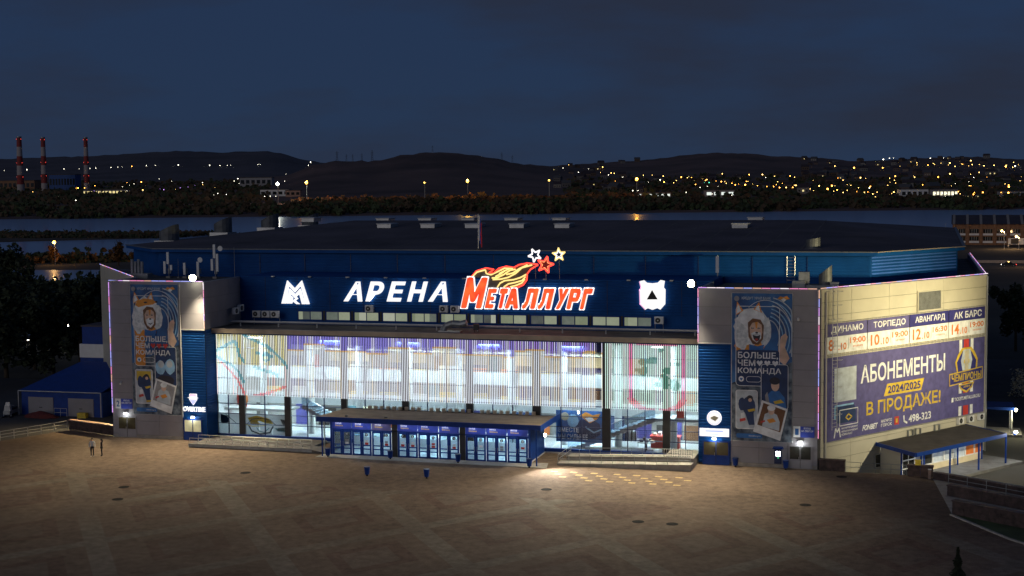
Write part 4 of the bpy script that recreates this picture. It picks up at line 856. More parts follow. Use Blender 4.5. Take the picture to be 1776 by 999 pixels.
for a, b in FX:
    for k in range(3):
        x0, x1 = a+(b-a)*k/3, a+(b-a)*(k+1)/3
        sp = pv(MB().box(x0+.04, x1-.04, FY-.06, FY, 2.58, 3.36), 'entrance_sign', M['adblue'] if (a < 30 and k == 2) is False else PR['violetgrey'])
        for bd, c, d, z0, z1, mm in (('ВХОД', .18, .48, 3.02, 3.17, PR['white']), ('Entrance', .18, .56, 2.82, 2.98, PR['yellow'])):
            tt = text(bd, 'b', x0+(x1-x0)*c-36.5, x0+(x1-x0)*d-36.5, z0, z1, FY-.07+1, mm, sp)
        lm = pv(MB().box(x0+.5, x0+.9, -4.1, -3.8, 3.42, 3.47), 'downlight', M['lampcool'])
        for j in (0, 1):
            d0 = x0+.03+(x1-x0-.06)*j/2; d1 = d0+(x1-x0-.06)/2
            df = pv(MB().ribbon([(d0+.09, .09), (d1-.09, .09), (d1-.09, 2.36), (d0+.09, 2.36)], .16, FY-.04, FY+.05, closed=True), 'door', M['blue_paint'])
            for z in (.62, .98): pv(MB().box(d0+.1, d1-.1, FY-.03, FY+.04, z, z+.1), 'door_rail', M['blue_paint'], df)
            pv(MB().box(d0+.1, d1-.1, FY, FY+.012, .12, 2.3), 'door_pane', M['doorglass'], df)
            pv(MB().cyl((d0+.12 if j else d1-.12, FY-.1, .9), (d0+.12 if j else d1-.12, FY-.1, 1.4), .018, n=5), 'door_handle', M['steel'], df)
            n_ = nums[dl]; dl += 1
            if n_:
                xm = (d0+d1)/2; pv(MB().cyl((xm, FY-.01, 2.08), (xm, FY-.02, 2.08), .15, n=12), 'number_disc', PR['dark'], df)
                text(n_, 'b', xm-36.5-.08, xm-36.5+.08, 1.99, 2.17, FY-.03+1, PR['white'], df)
                for z in (1.35, 1.1):
                    if rnd.random() < .8: pv(MB().box(xm-.17, xm+.17, FY-.02, FY-.01, z, z+.2), 'notice', rnd.choice(papers), df)
for k, x in enumerate((29.6, 36.4, 43.3)):
    pv(MB().box(x-.6, x+.6, -.6, -.3, 3.15, 3.2), 'ceiling_luminaire', M['lampcool'])
    light('AREA', 'pavilion_lamp', (x-36.5, .5, 3.1), 130, (.75, .92, 1), 4, None, PV, sy=2); light('AREA', 'canopy_lamp', (x-36.5, -3.2, 3.4), 22, (.9, .96, 1), 5.5, None, PV, sy=.5)
for x in (25.9, 47.5): pv(MB().cyl((x, -4.6, 0), (x, -4.6, 3.55), .07, n=8), 'canopy_post', M['blue_paint'])
pv(MB().cyl((26.05, -4.4, 0), (26.05, -4.4, 3.55), .05, n=6), 'rainwater_pipe', M['pipe'])
pv(MB().prism([(25.4, -5.2), (48.6, -5.2), (48.2, -3.0), (25.6, -3.0)], .004, .03), 'threshold_slab', M['concrete'])
# bright lamp on the pavilion corner
t = thing('wall_lamp', 'small bright white lamp on the pavilion corner', 'lamp', (48.1, -4.3, 2.95))
MB().box(-.05, .12, -.2, .2, -.12, .12).build('lamp_housing', M['dark'], t); MB().sphere((.14, -.05, 0), .16).build('bulb', M['flood'], t)
light('SPOT', 'lamp_light', (.35, -.3, 0), 5200, (1, .97, .86), .15, (5, -6.5, -3), t, 125, .8)

# ------------------------------------------------------------------ floodlights on the wing roofs
def floodlight(loc, tgt, pw, label, col=(1, .84, .55), spot=120):
    t = thing('floodlight', label, 'floodlight', loc)
    d = (Vector(tgt)-Vector(loc)); az = math.atan2(d.y, d.x)-math.pi/2+math.pi
    MB().box(-.35, .35, -.1, .25, -.25, .25).build('housing', M['dark'], t, rz=az); MB().box(-.3, .3, -.14, -.11, -.2, .2).build('lens', M['flood'], t, rz=az); MB().sphere((0, -.12, 0), .34, 14, 10).build('bulb', M['flood'], t, rz=az)
    MB().tube([(0, 0, -.2), (0, .25, -.4)], .05, 6).build('bracket', M['steel'], t, rz=az)
    o = light('SPOT', 'flood_beam', (0, 0, 0), pw, col, .25, None, t, spot, 1.0)
    o.location = d.normalized()*.7; o.rotation_euler = d.to_track_quat('-Z', 'Y').to_euler()
floodlight((10.1, -.55, 16.95), (14, -11, 0), 22000, 'bright yellow floodlight on the parapet above the blue poster of the fox hat')
floodlight((61.4, -.7, 16.95), (57, -12, 0), 27000, 'white floodlight on the wing corner beside the town crest sign', (1, .88, .62))
# mast with floods at the car park corner (beyond the right edge) that lights the splayed wall
t = thing('lamp_mast', 'tall car park mast with two floodlights facing the splayed wall', 'lamp mast', (112, -12, -1.9))
MB().cyl((0, 0, 0), (0, 0, 19), .16, .1, 10).build('mast', M['steel'], t)
for s in (-1, 1): MB().box(-.9*s-.4, -.9*s+.4, -.2, .2, 18.6, 19.1).build('flood_head', M['dark'], t)
MB().cyl((-1, 0, 18.9), (1, 0, 18.9), .05, n=6).build('cross_arm', M['steel'], t)
light('SPOT', 'flood_beam', (-.8, .3, 18.5), 78000, (1, .83, .42), .4, (-31.5, 23.5, 20.5), t, 50, 1.0); light('SPOT', 'flood_beam', (.8, .3, 18.5), 54000, (1, .88, .58), .4, (-31, 23, 7), t, 46, .9)
# door lamps
for x, z, col, pw, lb in ((1.6, 2.62, (.95, 1, .95), 25, 'small white lamp over the grey door on the wing beside the bar sign'), (9.45, 2.5, (1, 1, .9), 30, 'small white lamp over the bar door'), (63.4, 2.55, (.9, 1, .95), 35, 'small white lamp below the lit name board'), (71.25, 2.55, (.95, 1, .95), 35, 'small white lamp over the grey door by sign number one')):
    t = thing('door_lamp', lb, 'lamp', (x, -.1, z)); MB().box(-.2, .2, -.16, 0, -.02, .1).build('lamp_housing', M['pipe'], t); MB().box(-.18, .18, -.17, -.02, -.12, -.03).build('bulb', M['lampcool'], t)
    light('POINT', 'lamp_light', (0, -.35, -.2), pw, col, .1, None, t)
lwp = LWF @ Vector((21.5, -.3, 4.6))
t = thing('wall_lamp', 'pair of warm lamps on the olive side wall above the service yard', 'lamp', lwp[:], LA)
MB().box(-.9, .9, 0, .2, -.1, .1).build('lamp_arm', M['steel'], t)
for x in (-.6, .1, .7): MB().sphere((x, -.15, 0), .17).build('bulb', M['lampwarm'], t)
light('SPOT', 'lamp_light', (0, -.6, 0), 6500, (1, .74, .36), .2, (6, -8, -4.6), t, 160, .8)

# ------------------------------------------------------------------ ramps and railings
def railing(t, pts, h=.95, posts=8, mids=(.5,), r=.03, mat='steel'):
    a, b = Vector(pts[0]), Vector(pts[1]); up_ = Vector((0, 0, 1))
    for m_ in (1,)+tuple(mids): MB().cyl(a+up_*h*m_, b+up_*h*m_, r, n=6).build('rail', M[mat], t)
    for k in range(posts+1):
        p = a.lerp(b, k/posts); MB().cyl(p, p+up_*h, r, n=6).build('post', M[mat], t)
t = thing('access_ramp', 'grey concrete access ramp with steel railing below the painted boards', 'ramp', (17.5, -2.6, 0))
RS = P('ramp_stone', (.13, .12, .115), .8, 0, .2, 1.5)
MB().box(-6.7, 6.8, -1.0, .9, .005, .34).build('ramp_deck', RS, t); MB().box(-6.7, 6.0, .9, 4.6, .005, .26).build('ramp_landing', RS, t)
MB().plate([(6.8, .34), (8.9, .02), (6.8, .02)][::-1], -1, .9).build('ramp_slope', RS, t)
railing(t, [(-6.6, -.95, .34), (6.8, -.95, .34)], .62, 14); railing(t, [(-6.6, .85, .34), (6.0, .85, .34)], .62, 10); MB().box(-6.7, 6.8, -1.06, -1.005, .1, .4).build('ramp_edge', M['stain'], t)
t = thing('access_ramp', 'pale concrete access ramp with steel railing beside the round lit emblem', 'ramp', (55.6, -2.4, 0))
MB().plate([(-6.4, .02), (6.2, .02), (6.2, .62), (-6.4, .2)][::-1], -1.2, .2).build('ramp_deck', M['concrete'], t); MB().box(3.4, 6.2, .2, 4.4, .005, .95).build('ramp_landing', M['concrete'], t); MB().plate([(-5.8, .02), (3.4, .02), (3.4, .95), (-5.8, .62)][::-1], .2, 1.6).build('ramp_deck', M['concrete'], t)
railing(t, [(-6.3, -1.15, .2), (6.1, -1.15, .62)], .8, 12); railing(t, [(-5.6, .25, .62), (3.4, .25, .95)], .8, 9); railing(t, [(3.5, .1, .95), (6.1, .1, .95)], .8, 12, (.12, .5))
railing(t, [(-6.3, -1.1, .2), (-5.7, 1.4, .6)], .8, 3)

# ------------------------------------------------------------------ bins, terminal, manholes, markings
def make_bin():
    t = thing('litter_bin', 'x', 'bin', (0, 0, 0), 0); k = []
    k.append(MB().cyl((0, 0, .16), (0, 0, .78), .19, .26, 12).build('bin_body', M['blue_paint'], t)); k.append(MB().cyl((0, 0, .78), (0, 0, .83), .29, .27, 12).build('bin_rim', M['navy'], t))
    k.append(MB().cyl((0, 0, .015), (0, 0, .16), .1, .06, 8).build('bin_foot', M['black'], t)); return t, k
bt, bk = make_bin()
BINS = [((26.6, -4.9, 0), 'blue litter bin by the rainwater pipe of the pavilion'), ((32.95, -4.6, 0), 'blue litter bin before the pillar right of door six'), ((39.85, -4.75, 0), 'blue litter bin before the pillar right of door four'), ((47.0, -5.3, 0), 'blue litter bin below the bright pavilion corner lamp'), ((33.7, -12.3, 0), 'dark litter bin standing alone on the open plaza'), ((39.3, -12.0, 0), 'dark litter bin standing alone on the open plaza'), ((65.4, -.5, 0), 'blue litter bin beside the blue double door of the wing'), ((70.0, -.7, 0), 'blue litter bin beside the ticket terminal')]
for i, (l_, lb) in enumerate(BINS):
    o = bt if i == 0 else dup_tree(bt, bk, l_, 0, lb)
    o.location = l_; o['label'] = lb; o.scale = (1.05,)*3
    if 'alone' in lb: o['group'] = 'bins standing on the open plaza'
t = thing('ticket_terminal', 'blue ticket terminal with a lit screen under a small blue hood', 'terminal', (69.25, -.12, 0))
MB().box(-.33, .33, -.22, 0, .45, 1.75).build('cabinet', M['navy'], t); MB().box(-.16, .2, -.235, -.222, 1.15, 1.42).build('screen', M['lampcool'], t); MB().box(-.2, .22, -.235, -.222, 1.52, 1.6).build('sign_strip', M['lampw'], t); MB().box(-.05, .1, -.235, -.222, .95, 1.05).build('keypad', P('keypad', (.1, .4, .2), .5, 0, 0, emit=(.1, 1, .4), es=.6), t)
MB().plate([(-.5, 1.85), (.5, 1.85), (.4, 2.02), (-.4, 2.02)][::-1], -.5, 0).build('hood', M['blue_paint'], t)
IR = P('cast_iron', (.03, .028, .026), .95, 0, .3, 3, spec=.05)
for x, y in ((22.2, -13.6), (14.5, -21.7), (16.6, -26.1), (50.9, -13.8), (60.8, -23.2), (63.5, -23.3), (72.9, -14.4), (75.1, -2.6)):
    t = thing('manhole_cover', 'round iron manhole cover set in the plaza paving', 'manhole', (x, y, .004), 0, 'manhole covers in the plaza')
    MB().cyl((0, 0, 0), (0, 0, .012), .36, n=16).build('lid', IR, t); MB().ribbon([(.45*math.cos(a), .45*math.sin(a)) for a in lin(0, 2*math.pi, 16)], .12, 0, 1).build('rim', M['stain'], t) if False else MB().cyl((0, 0, .0), (0, 0, .008), .48, n=16).build('rim', IR, t)
for r_ in range(4):
    for k in range(7):
        x = 49.6+r_*.7+k*1.95+rnd.uniform(-.15, .15); y = -6.35-r_*1.05
        if x > 62.3 or (r_ == 3 and k < 1): continue
        t = MB().poly([(-.33, -.2, 0), (.3, -.22, 0), (.34, .19, 0), (-.3, .21, 0)]).build('floor_marking', M['yellowmark'], None, (x, y, .008), rnd.uniform(-.1, .1)); tag(t, 'worn yellow queue marking painted on the plaza below the access ramp', 'marking', 'yellow queue markings on the plaza')

# ------------------------------------------------------------------ air conditioners, antennas, vents, flag
def make_ac(stand=False):
    t = thing('air_conditioner', 'x', 'air conditioner'); k = []
    k.append(MB().box(-.45, .45, -.32, 0, 0, .68).build('casing', M['white'], t)); k.append(MB().cyl((-.1, -.33, .34), (-.1, -.35, .34), .26, n=14).build('fan_grille', M['dark'], t)); k.append(MB().cyl((-.1, -.35, .34), (-.1, -.365, .34), .07, n=8).build('fan_hub', M['steel'], t))
    k.append(MB().box(-.4, -.35, -.34, 0, -.06, -.005).box(.35, .4, -.34, 0, -.06, -.005).build('bracket', M['steel'], t)); return t, k
at_, ak = make_ac()
ACS = [((26.05, 7.95, 12.95), 0, 'single air conditioner on the blue wall below the white block letters', None), ((34.3, 7.95, 13.05), 0, 'air conditioner of a pair on the blue wall beside the red letters', 'pair of air conditioners by the red letters'), ((35.5, 7.95, 13.05), 0, 'air conditioner of a pair on the blue wall beside the red letters', 'pair of air conditioners by the red letters')]
for x in (13.4, 14.5, 15.55): ACS.append(((x, 7.2, 12.25), 0, 'air conditioner in a row of three on the flat roof below the nested emblem', 'three air conditioners below the nested emblem'))
ACS += [((56.9, 7.3, 12.35), 0, 'air conditioner on tall legs below the town crest sign', None), ((11.6, 5.4, 12.7), math.pi/2, 'air conditioner on the grey return wall of the wing', 'air conditioners on the return wall'), ((11.6, 6.6, 12.9), math.pi/2, 'air conditioner on the grey return wall of the wing', 'air conditioners on the return wall')]
for u in (21.0, 22.8, 24.7): p = RWF @ Vector((u+1.3, -.12, 1.62)); ACS.append((p[:], RA, 'air conditioner in a row of three on the splayed wall over the blue canopy', 'three air conditioners over the blue canopy'))
for i, (l_, rz, lb, gp) in enumerate(ACS):
    o = at_ if i == 0 else dup_tree(at_, ak, l_, rz, lb)
    o.location = l_; o.rotation_euler = (0, 0, rz); o['label'] = lb
    if gp: o['group'] = gp
    if 'group' in o and not gp: del o['group']
AB().tube([(56.5, 7.2, 11.45), (56.5, 7.2, 12.3)], .04, 5).tube([(57.3, 7.2, 11.45), (57.3, 7.2, 12.3)], .04, 5).tube([(13, 7.2, 11.45), (13, 7.2, 12.2), (16, 7.2, 12.2), (16, 7.2, 11.45)], .04, 5).build('unit_stand', M['steel'])
for x in (13.56, 14.8, 18): AB(RWF).ribbon([(x, 1.4), (x+.8, 1.4), (x+.8, 2.0), (x, 2.0)], .05, -.3, -.1, closed=True).build('empty_bracket', M['stain'])
def cell(loc, h, panelz, label, dish=None):
    t = thing('cell_antenna', label, 'antenna', loc); MB().cyl((0, 0, 0), (0, 0, h), .06, n=8).build('pole', M['steel'], t)
    MB().box(-.25, .25, -.25, .25, 0, .2).build('foot', M['concrete'], t)
    for (dx, z0, z1) in panelz: MB().box(dx-.14, dx+.14, -.24, -.08, z0, z1).build('antenna_panel', M['white'], t)
    MB().box(-.15, .15, .06, .3, .5, 1.1).build('radio_unit', M['pipe'], t)
    if dish: MB().cyl((dish[0], -.05, dish[1]), (dish[0], -.2, dish[1]), .26, .3, 16).build('dish', M['white'], t)
cell((-1.0, 14, 15.8), 3.0, [(0, 1.6, 2.95), (-.42, .5, 1.9), (.4, .9, 1.5)], 'phone antenna pole with two panels by the tall roof vent')
cell((1.1, 14, 15.8), 1.8, [(0, .4, 1.75)], 'short single panel antenna on the wing roof')
cell((2.8, 14, 15.8), 2.3, [(0, .2, 1.9)], 'panel antenna with a small round dish beside the floodlit parapet', (.3, 2.1))
cell((4.9, 14, 15.8), 3.9, [(0, 2.3, 3.85), (-.3, .9, 2.2), (.35, .8, 2.8)], 'tallest phone antenna pole with three panels and a dish', (.75, 3.4))
for x, h, lb in ((7.3, 3.6, 'thin whip aerial nearest the sign wall'), (.2, 2.2, 'short whip aerial between the panel antennas')):
    t = thing('whip_aerial', lb, 'aerial', (x, 14, 15.8)); MB().cyl((0, 0, 0), (0, 0, h), .035, .02, 6).build('rod', M['steel'], t); MB().box(-.12, .12, -.12, .12, 0, .12).build('base', M['concrete'], t)
t = thing('cell_antenna', 'tall panel antenna on the blue wall above the floodlit wing corner', 'antenna', (61.5, 15.2, 16.5)); MB().cyl((0, 0, -.7), (0, 0, 2.2), .06, n=8).build('pole', M['steel'], t); MB().box(-.16, .16, -.25, -.08, .4, 2.1).build('antenna_panel', M['white'], t); MB().box(-.25, .25, -.3, .1, -.9, -.45).build('radio_unit', M['white'], t)
VP = P('weathered_vent', (.13, .14, .15), .6, .3, .25, 1.5)
def vent(loc, r, h, label, cut=.9):
    t = thing('roof_vent', label, 'vent', loc); n = 16; b = MB(); A = []; B = []
    for k in range(n):
        a = 2*math.pi*k/n; A.append(b.vt((r*math.cos(a), r*math.sin(a), 0))); B.append(b.vt((r*math.cos(a), r*math.sin(a), h-cut*r*(1-math.cos(a))/2)))
    for k in range(n): j = (k+1) % n; b.f.append([A[k], A[j], B[j], B[k]]); b.m.append(0)
    b.f.append(B); b.m.append(1); b.build('vent_pipe', [VP, M['dark']], t); MB().box(-r*1.1, r*1.1, -r*1.1, r*1.1, -.6, .15).build('vent_base', M['zinc'], t)
vent((-10.2, 30.3, 19.2), 1.25, 2.2, 'slant cut roof vent cylinder doubled with a smaller one'); vent((-12.2, 48.5, 19.5), 1.25, 2.3, 'slant cut roof vent cylinder standing alone on the roof edge'); vent((-11.6, 62, 19.7), 1.3, 2.2, 'slant cut roof vent cylinder before the white lamp reflection'); vent((-11, 75, 19.6), 1.3, 2.0, 'slant cut roof vent cylinder beside the orange lamp reflection')
vent((70.7, 20.5, 19.0), .75, 1.3, 'short roof vent cylinder near the roof corner over the ladder', .3)
vent((72.8, 8.5, 15.8), .62, 2.4, 'steel elbow vent on the wing roof beside square ducts', 1.6)
t = thing('roof_duct', 'square ventilation ducts and boxes on the wing roof behind the light line', 'duct', (72, 7.5, 15.8))
for a in ((-2.2, -1.0, -.6, .6, .1, .9), (-1.7, -.7, .7, 1.6, .4, 1.7), (1.3, 2.1, 0, .8, 0, .8), (-1, 1.3, -.3, .3, .2, .5)): MB().box(*a).build('duct_box', M['stain'], t)
t = thing('roof_duct', 'lit cluster of vertical ducts on the wing roof beside the antenna poles', 'duct', (-4.2, 12.5, 15.8))
for k in range(4): MB().cyl((k*.42-.6, 0, 0), (k*.42-.6, 0, 2.2-.25*(k % 2)), .18, n=8).build('duct_pipe', M['stain'], t)
MB().box(-.9, 1.5, -.3, .8, 0, .6).build('duct_box', M['stain'], t)
t = thing('roof_duct', 'fallen curved silver duct elbow lying on the flat roof', 'duct', (35.9, 4, 11.45))
MB().tube([(-.4, 0, .1), (-.1, 0, .6), (.6, 0, .85), (1.5, 0, .8), (2.1, 0, .95)], .35, 10).build('duct_elbow', M['stain'], t); MB().box(-.8, 1.5, -.4, .4, 0, .12).build('duct_base', M['steel'], t)
t = thing('roof_box', 'small dark fan box on short legs beside the duct elbow', 'fan box', (39, 4, 11.45)); MB().box(-.25, .25, -.2, .2, .25, .85).build('fan_casing', M['dark'], t); MB().tube([(-.2, 0, 0), (-.2, 0, .25)], .03).tube([(.2, 0, 0), (.2, 0, .25)], .03).build('fan_leg', M['dark'], t)
sk = None
def roofz(x, y):
    if y < 57: return 18.97+(21-18.97)*(y-16.2)/40.8
    return 21-(21-18.97)*(y-57)/40
for i, (x, y) in enumerate(((13.3, 46), (19.4, 46), (25.5, 46), (31.5, 46), (37.5, 46), (6, 64), (12.5, 64), (19, 64), (25.5, 64), (32.5, 64), (60, 46), (60, 62), (-4, 60))):
    t = thing('roof_skylight', 'low pale skylight box in the row along the roof ridge', 'skylight', (x, y, roofz(x, y)-.1), 0, 'skylight boxes along the roof ridge')
    MB().box(-.95, .95, -1.3, 1.3, 0, .5).build('curb', M['zinc'], t); MB().box(-1.05, 1.05, -1.4, 1.4, .502, .62).build('lid', M['pipe'], t)
t = thing('flag', 'white blue and red flag hanging limp from a pole on the roof edge', 'flag', (35.3, 16.6, 19.05)); MB().cyl((0, 0, 0), (0, 0, 3.9), .05, .03, 8).build('flag_pole', M['white'], t); MB().box(-.2, .2, -.2, .2, 0, .12).build('pole_base', M['dark'], t)
FC = [P('flag_white', (.7, .7, .7)), P('flag_blue', (.02, .06, .4)), P('flag_red', (.6, .02, .04))]
for i in range(3):
    b = MB(); x0 = .05+.12*i
    for k in range(6):
        za, zb = 3.7-k*.45, 3.7-(k+1)*.45
        b.poly([(x0, .05*math.sin(k+i), za-.35*i), (x0, .05*math.sin(k+1+i), zb-.35*i), (x0+.13, .05*math.sin(k+2+i), zb-.4*i), (x0+.13, .05*math.sin(k+1+i), za-.4*i)])
    b.build('flag_stripe', FC[i], t)
t = thing('roof_ladder', 'short steel ladder on the blue wall under the roof corner', 'ladder', (68.8, 16.55, 15.8))
for x in (-.4, .4): MB().cyl((x, 0, 0), (x, 0, 3.1), .03, n=5).build('stile', M['steel'], t)
for k in range(9): MB().cyl((-.4, 0, .3+k*.33), (.4, 0, .3+k*.33), .02, n=4).build('rung', M['steel'], t)
for x, z, lb in ((71.0, 13.9, 'small white security camera on the grey wing above poster height'), (1.2, 5.9, 'small white security camera on the grey wing above sign number two')):
    t = thing('security_camera', lb, 'camera', (x, -.1, z)); MB().cyl((0, 0, 0), (0, -.12, -.05), .05, n=6).build('camera_mount', M['white'], t); MB().cyl((0, -.12, -.05), (.05, -.4, -.2), .09, n=8).build('camera_body', M['white'], t)

# ------------------------------------------------------------------ things standing in the hall
t = thing('shop_counter', 'red shop counter with merchandise seen through the glass by the emblem corner', 'counter', (57.8, 6.8, .12)); MB().box(-1.6, 1.2, -.5, .5, 0, 1.1).build('counter_body', M['red'], t); MB().box(-1.7, 1.3, -.6, .6, 1.1, 1.2).build('counter_top', M['red'], t)
for k in range(5): MB().box(-1.4+k*.5, -1.1+k*.5, -.3, .2, 1.2, 1.4+.15*(k % 3)).build('merchandise', [PR['hay'], PR['white'], M['orange'], PR['brown'], PR['yellow']][k], t)
t = thing('clothes_rack', 'clothes rack hung with dark jackets below the hall stair', 'clothes rack', (53.9, 6.4, .12)); MB().tube([(-1, 0, 0), (-1, 0, 1.7), (1, 0, 1.7), (1, 0, 0)], .03, 6).build('rack_frame', M['steel'], t)
for k in range(9): MB().plate([(-.9+k*.2, .6), (-.75+k*.2, .6), (-.78+k*.2, 1.6), (-.87+k*.2, 1.6)][::-1], -.25, .25).build('jacket', rnd.choice([PR['navy'], PR['dark'], PR['blue'], PR['white']]), t)
t = thing('stand_display', 'round table stand with piled goods below the stair landing', 'display', (56, 5.0, .12)); MB().cyl((0, 0, 0), (0, 0, .8), .1, n=8).build('table_leg', M['dark'], t); MB().cyl((0, 0, .8), (0, 0, .88), .9, n=16).build('table_top', M['white'], t)
for k in range(7): MB().box(.6*math.cos(k)-.15, .6*math.cos(k)+.15, .5*math.sin(k)-.15, .5*math.sin(k)+.15, .88, 1.0+.1*(k % 3)).build('goods', rnd.choice([PR['brown'], PR['dark'], M['orange'], PR['white']]), t)
for x, y, z, lb in ((59.6, 3.6, 3.62, 'tall red display sign standing on the stair landing'), (12.2, 5.2, 3.0, 'tall red banner stand behind the corner panes')):
    t = thing('display_stand', lb, 'display', (x, y, z)); MB().box(-.35, .35, -.12, .12, 0, 1.55 if z > 3.5 else 2.0).build('board', M['red'], t); MB().box(-.45, .45, -.25, .25, -.02, .05).build('foot', M['steel'], t)
AB().box(11.2, 18.6, 3.4, 6.2, 2.75, 3.0).build('corner_platform', M['white'])
t = thing('costume', 'bulky orange costume figure standing behind the corner panes', 'costume', (13.0, 4.4, 3.0)); MB().sphere((0, 0, .75), .45, 12, 8, sz=1.5).build('costume_body', M['orange'], t, smooth=True); MB().sphere((0, 0, 1.5), .33, 12, 8).build('costume_head', M['red'], t, smooth=True); MB().cyl((-.2, 0, 0), (-.2, 0, .4), .14).cyl((.2, 0, 0), (.2, 0, .4), .14).build('costume_leg', M['red'], t)
t = thing('wall_banner', 'blue hall banner with a club emblem and white slogan beside the pavilion', 'banner', (47.4, 3.1, 1.0))
MB().box(0, 4.7, -.03, 0, 0, 3.1).build('banner_sheet', PR['blue'], t)
print_mesh([('p', pi('navy'), ell(3.2, 1.3, 1.3, 1.0, 12, .2)), ('p', pi('orange'), [(2.4, 2.6), (3.0, 3.0), (3.7, 2.7), (4.5, 2.9), (4.1, 2.3), (3.4, 1.9)]), ('p', pi('white'), [(2.9, 2.4), (3.6, 2.5), (3.9, 2.2), (3.3, 2.0)]), ('p', pi('sky'), ell(1.7, 2.1, .6, .7, 10, .2)), ('p', pi('hay'), ell(.9, 2.5, .42, .42)), ('l', pi('sky'), [(3, 1.5), (3.8, 1.0), (4.5, 1.3)], .15)], PM, t)
text('ВМЕСТЕ', 'b', .2, 2.3, .95, 1.45, -.06, PR['white'], t); text('МЫ СИЛЬНЕЕ', 'b', .2, 3.2, .25, .78, -.06, PR['white'], t)

# ------------------------------------------------------------------ right side entrance canopy below the banner
CV = thing('side_canopy', 'blue steel canopy with posts and a felt roof along the splayed side wall', 'canopy', (72.78, 0, 0), RA)
CP = [(6.9, -5.7), (21.8, -5.7), (23.4, -.1), (8.7, -.1)]
MB().prism(CP, 1.28, 1.42).build('canopy_deck', P('dark_canopy_felt', (.055, .05, .045), .9, 0, .3, .8), CV)
for (a, b), (c, d) in zip(CP, CP[1:]+CP[:1]):
    if b == -.1 and d == -.1: continue
    e = Vector((c-a, d-b)); n_ = Vector((e.y, -e.x)).normalized()*.1
    MB().prism([(a+n_.x*.05, b+n_.y*.05), (a+n_.x, b+n_.y), (c+n_.x, d+n_.y), (c+n_.x*.05, d+n_.y*.05)][::1], 1.1, 1.46).build('canopy_fascia', M['blue_paint'], CV)
for u, n_ in ((8.2, 5.4), (12.8, 5.4), (17.6, 5.4), (22.3, 5.4), (9, 2.7), (12.6, 2.7), (18.2, 2.7), (22.4, 2.7)): MB().cyl((u, -n_, -1.88), (u, -n_, 1.28), .09, n=8).build('canopy_post', M['blue_paint'], CV)
MB().box(7.6, 24.5, -6.0, -.1, -1.88, -1.62).build('porch_slab', P('porch_paving', (.17, .17, .17), .7, 0, .2, 1.2), CV)
for a, b in ((11.2, 12.6), (12.7, 14.1), (14.2, 16.0), (16.1, 17.5), (17.6, 19.6), (19.7, 21.2), (21.3, 22.5)):
    a += .3; b += .3; w = MB().ribbon([(a, -1.0), (b, -1.0), (b, .6), (a, .6)], .1, -2.44, -2.3, closed=True).build('window', M['white'], CV)
    MB().box(a+.05, b-.05, -2.36, -2.34, -.95, .55).build('pane', rnd.choice([M['darkglass'], PR['grey'], PR['brown'], PR['pale']]) if a < 19.8 else M['orange'], w)
MB().box(11.4, 22.9, -2.42, -2.3, -1.62, -1.06).build('tile_dado', M['cream'], CV); MB().box(11.4, 22.9, -2.4, -.1, .66, 1.27).build('vestibule_wall', M['greywall'], CV); MB().box(22.8, 22.9, -2.3, -.1, -1.62, .65).build('vestibule_wall', M['greywall'], CV)
for a in (8.4,):
    w = MB().ribbon([(a, -1.0), (a+2.6, -1.0), (a+2.6, .3), (a, .3)], .1, -.2, -.065, closed=True).build('window', M['steel'], CV); MB().box(a+.05, a+2.55, -.12, -.1, -.95, .25).build('pane', M['darkglass'], w)
d = MB().ribbon([(9.3, -1.6), (11.3, -1.6), (11.3, .75), (9.3, .75), (9.3, -1.6)], .14, -2.6, -2.5).build('door', M['white'], CV)
for z in (-.9, -.1): MB().box(9.3, 11.3, -2.58, -2.52, z-.05, z+.05).build('door_rail', M['white'], d)
MB().box(10.27, 10.33, -2.58, -2.52, -1.6, .75).build('door_stile', M['white'], d); MB().box(9.35, 11.25, -2.56, -2.545, -1.55, .7).build('door_pane', M['doorglass'], d)
MB().box(9.3, 9.36, -2.5, -.1, -1.6, 1.2).build('porch_side', M['greywall'], CV); MB().box(11.28, 11.34, -2.5, -.1, -1.6, 1.2).build('porch_side', M['greywall'], CV)
for u in (11, 15, 19): MB().box(u-.3, u+.3, -3.2, -2.9, 1.2, 1.27).build('downlight', M['lampcool'], CV)
light('AREA', 'canopy_lamp', (15.5, -4.0, 1.15), 70, (.95, .97, 1), 12, None, CV, sy=.6); light('POINT', 'porch_lamp', (10.3, -1.2, .9), 60, (1, .95, .8), .1, None, CV)
lp = RWF @ Vector((23.0, -5.9, 1.35))
t = thing('wall_lamp', 'bright white lamp on the corner of the blue side canopy', 'lamp', lp[:]); MB().box(-.15, .15, -.15, .15, -.15, .05).build('lamp_housing', M['blue_paint'], t); MB().sphere((.1, -.1, .12), .16).build('bulb', M['flood'], t); light('POINT', 'lamp_light', (.4, -.2, .1), 260, (.97, .97, .88), .15, None, t)
# second blue porch further along with a lamp
t = thing('side_porch', 'small blue porch roof beyond the splayed wall corner', 'porch', (90.3, 34, -1.9)); MB().box(-2.2, 1.2, -2, 2, 2.9, 3.2).build('porch_roof', M['blue_paint'], t)
for x, y in ((.9, -1.8), (.9, 1.8)): MB().cyl((x, y, 0), (x, y, 2.9), .08).build('porch_post', M['pipe'], t)
MB().box(-2.2, 2, -2.4, 2.4, 0, .25).build('porch_slab', M['concrete'], t); MB().sphere((1.3, -1.9, 2.95), .16).build('bulb', M['flood'], t); light('POINT', 'porch_light', (1.6, -2.3, 2.6), 300, (1, .93, .6), .15, None, t)
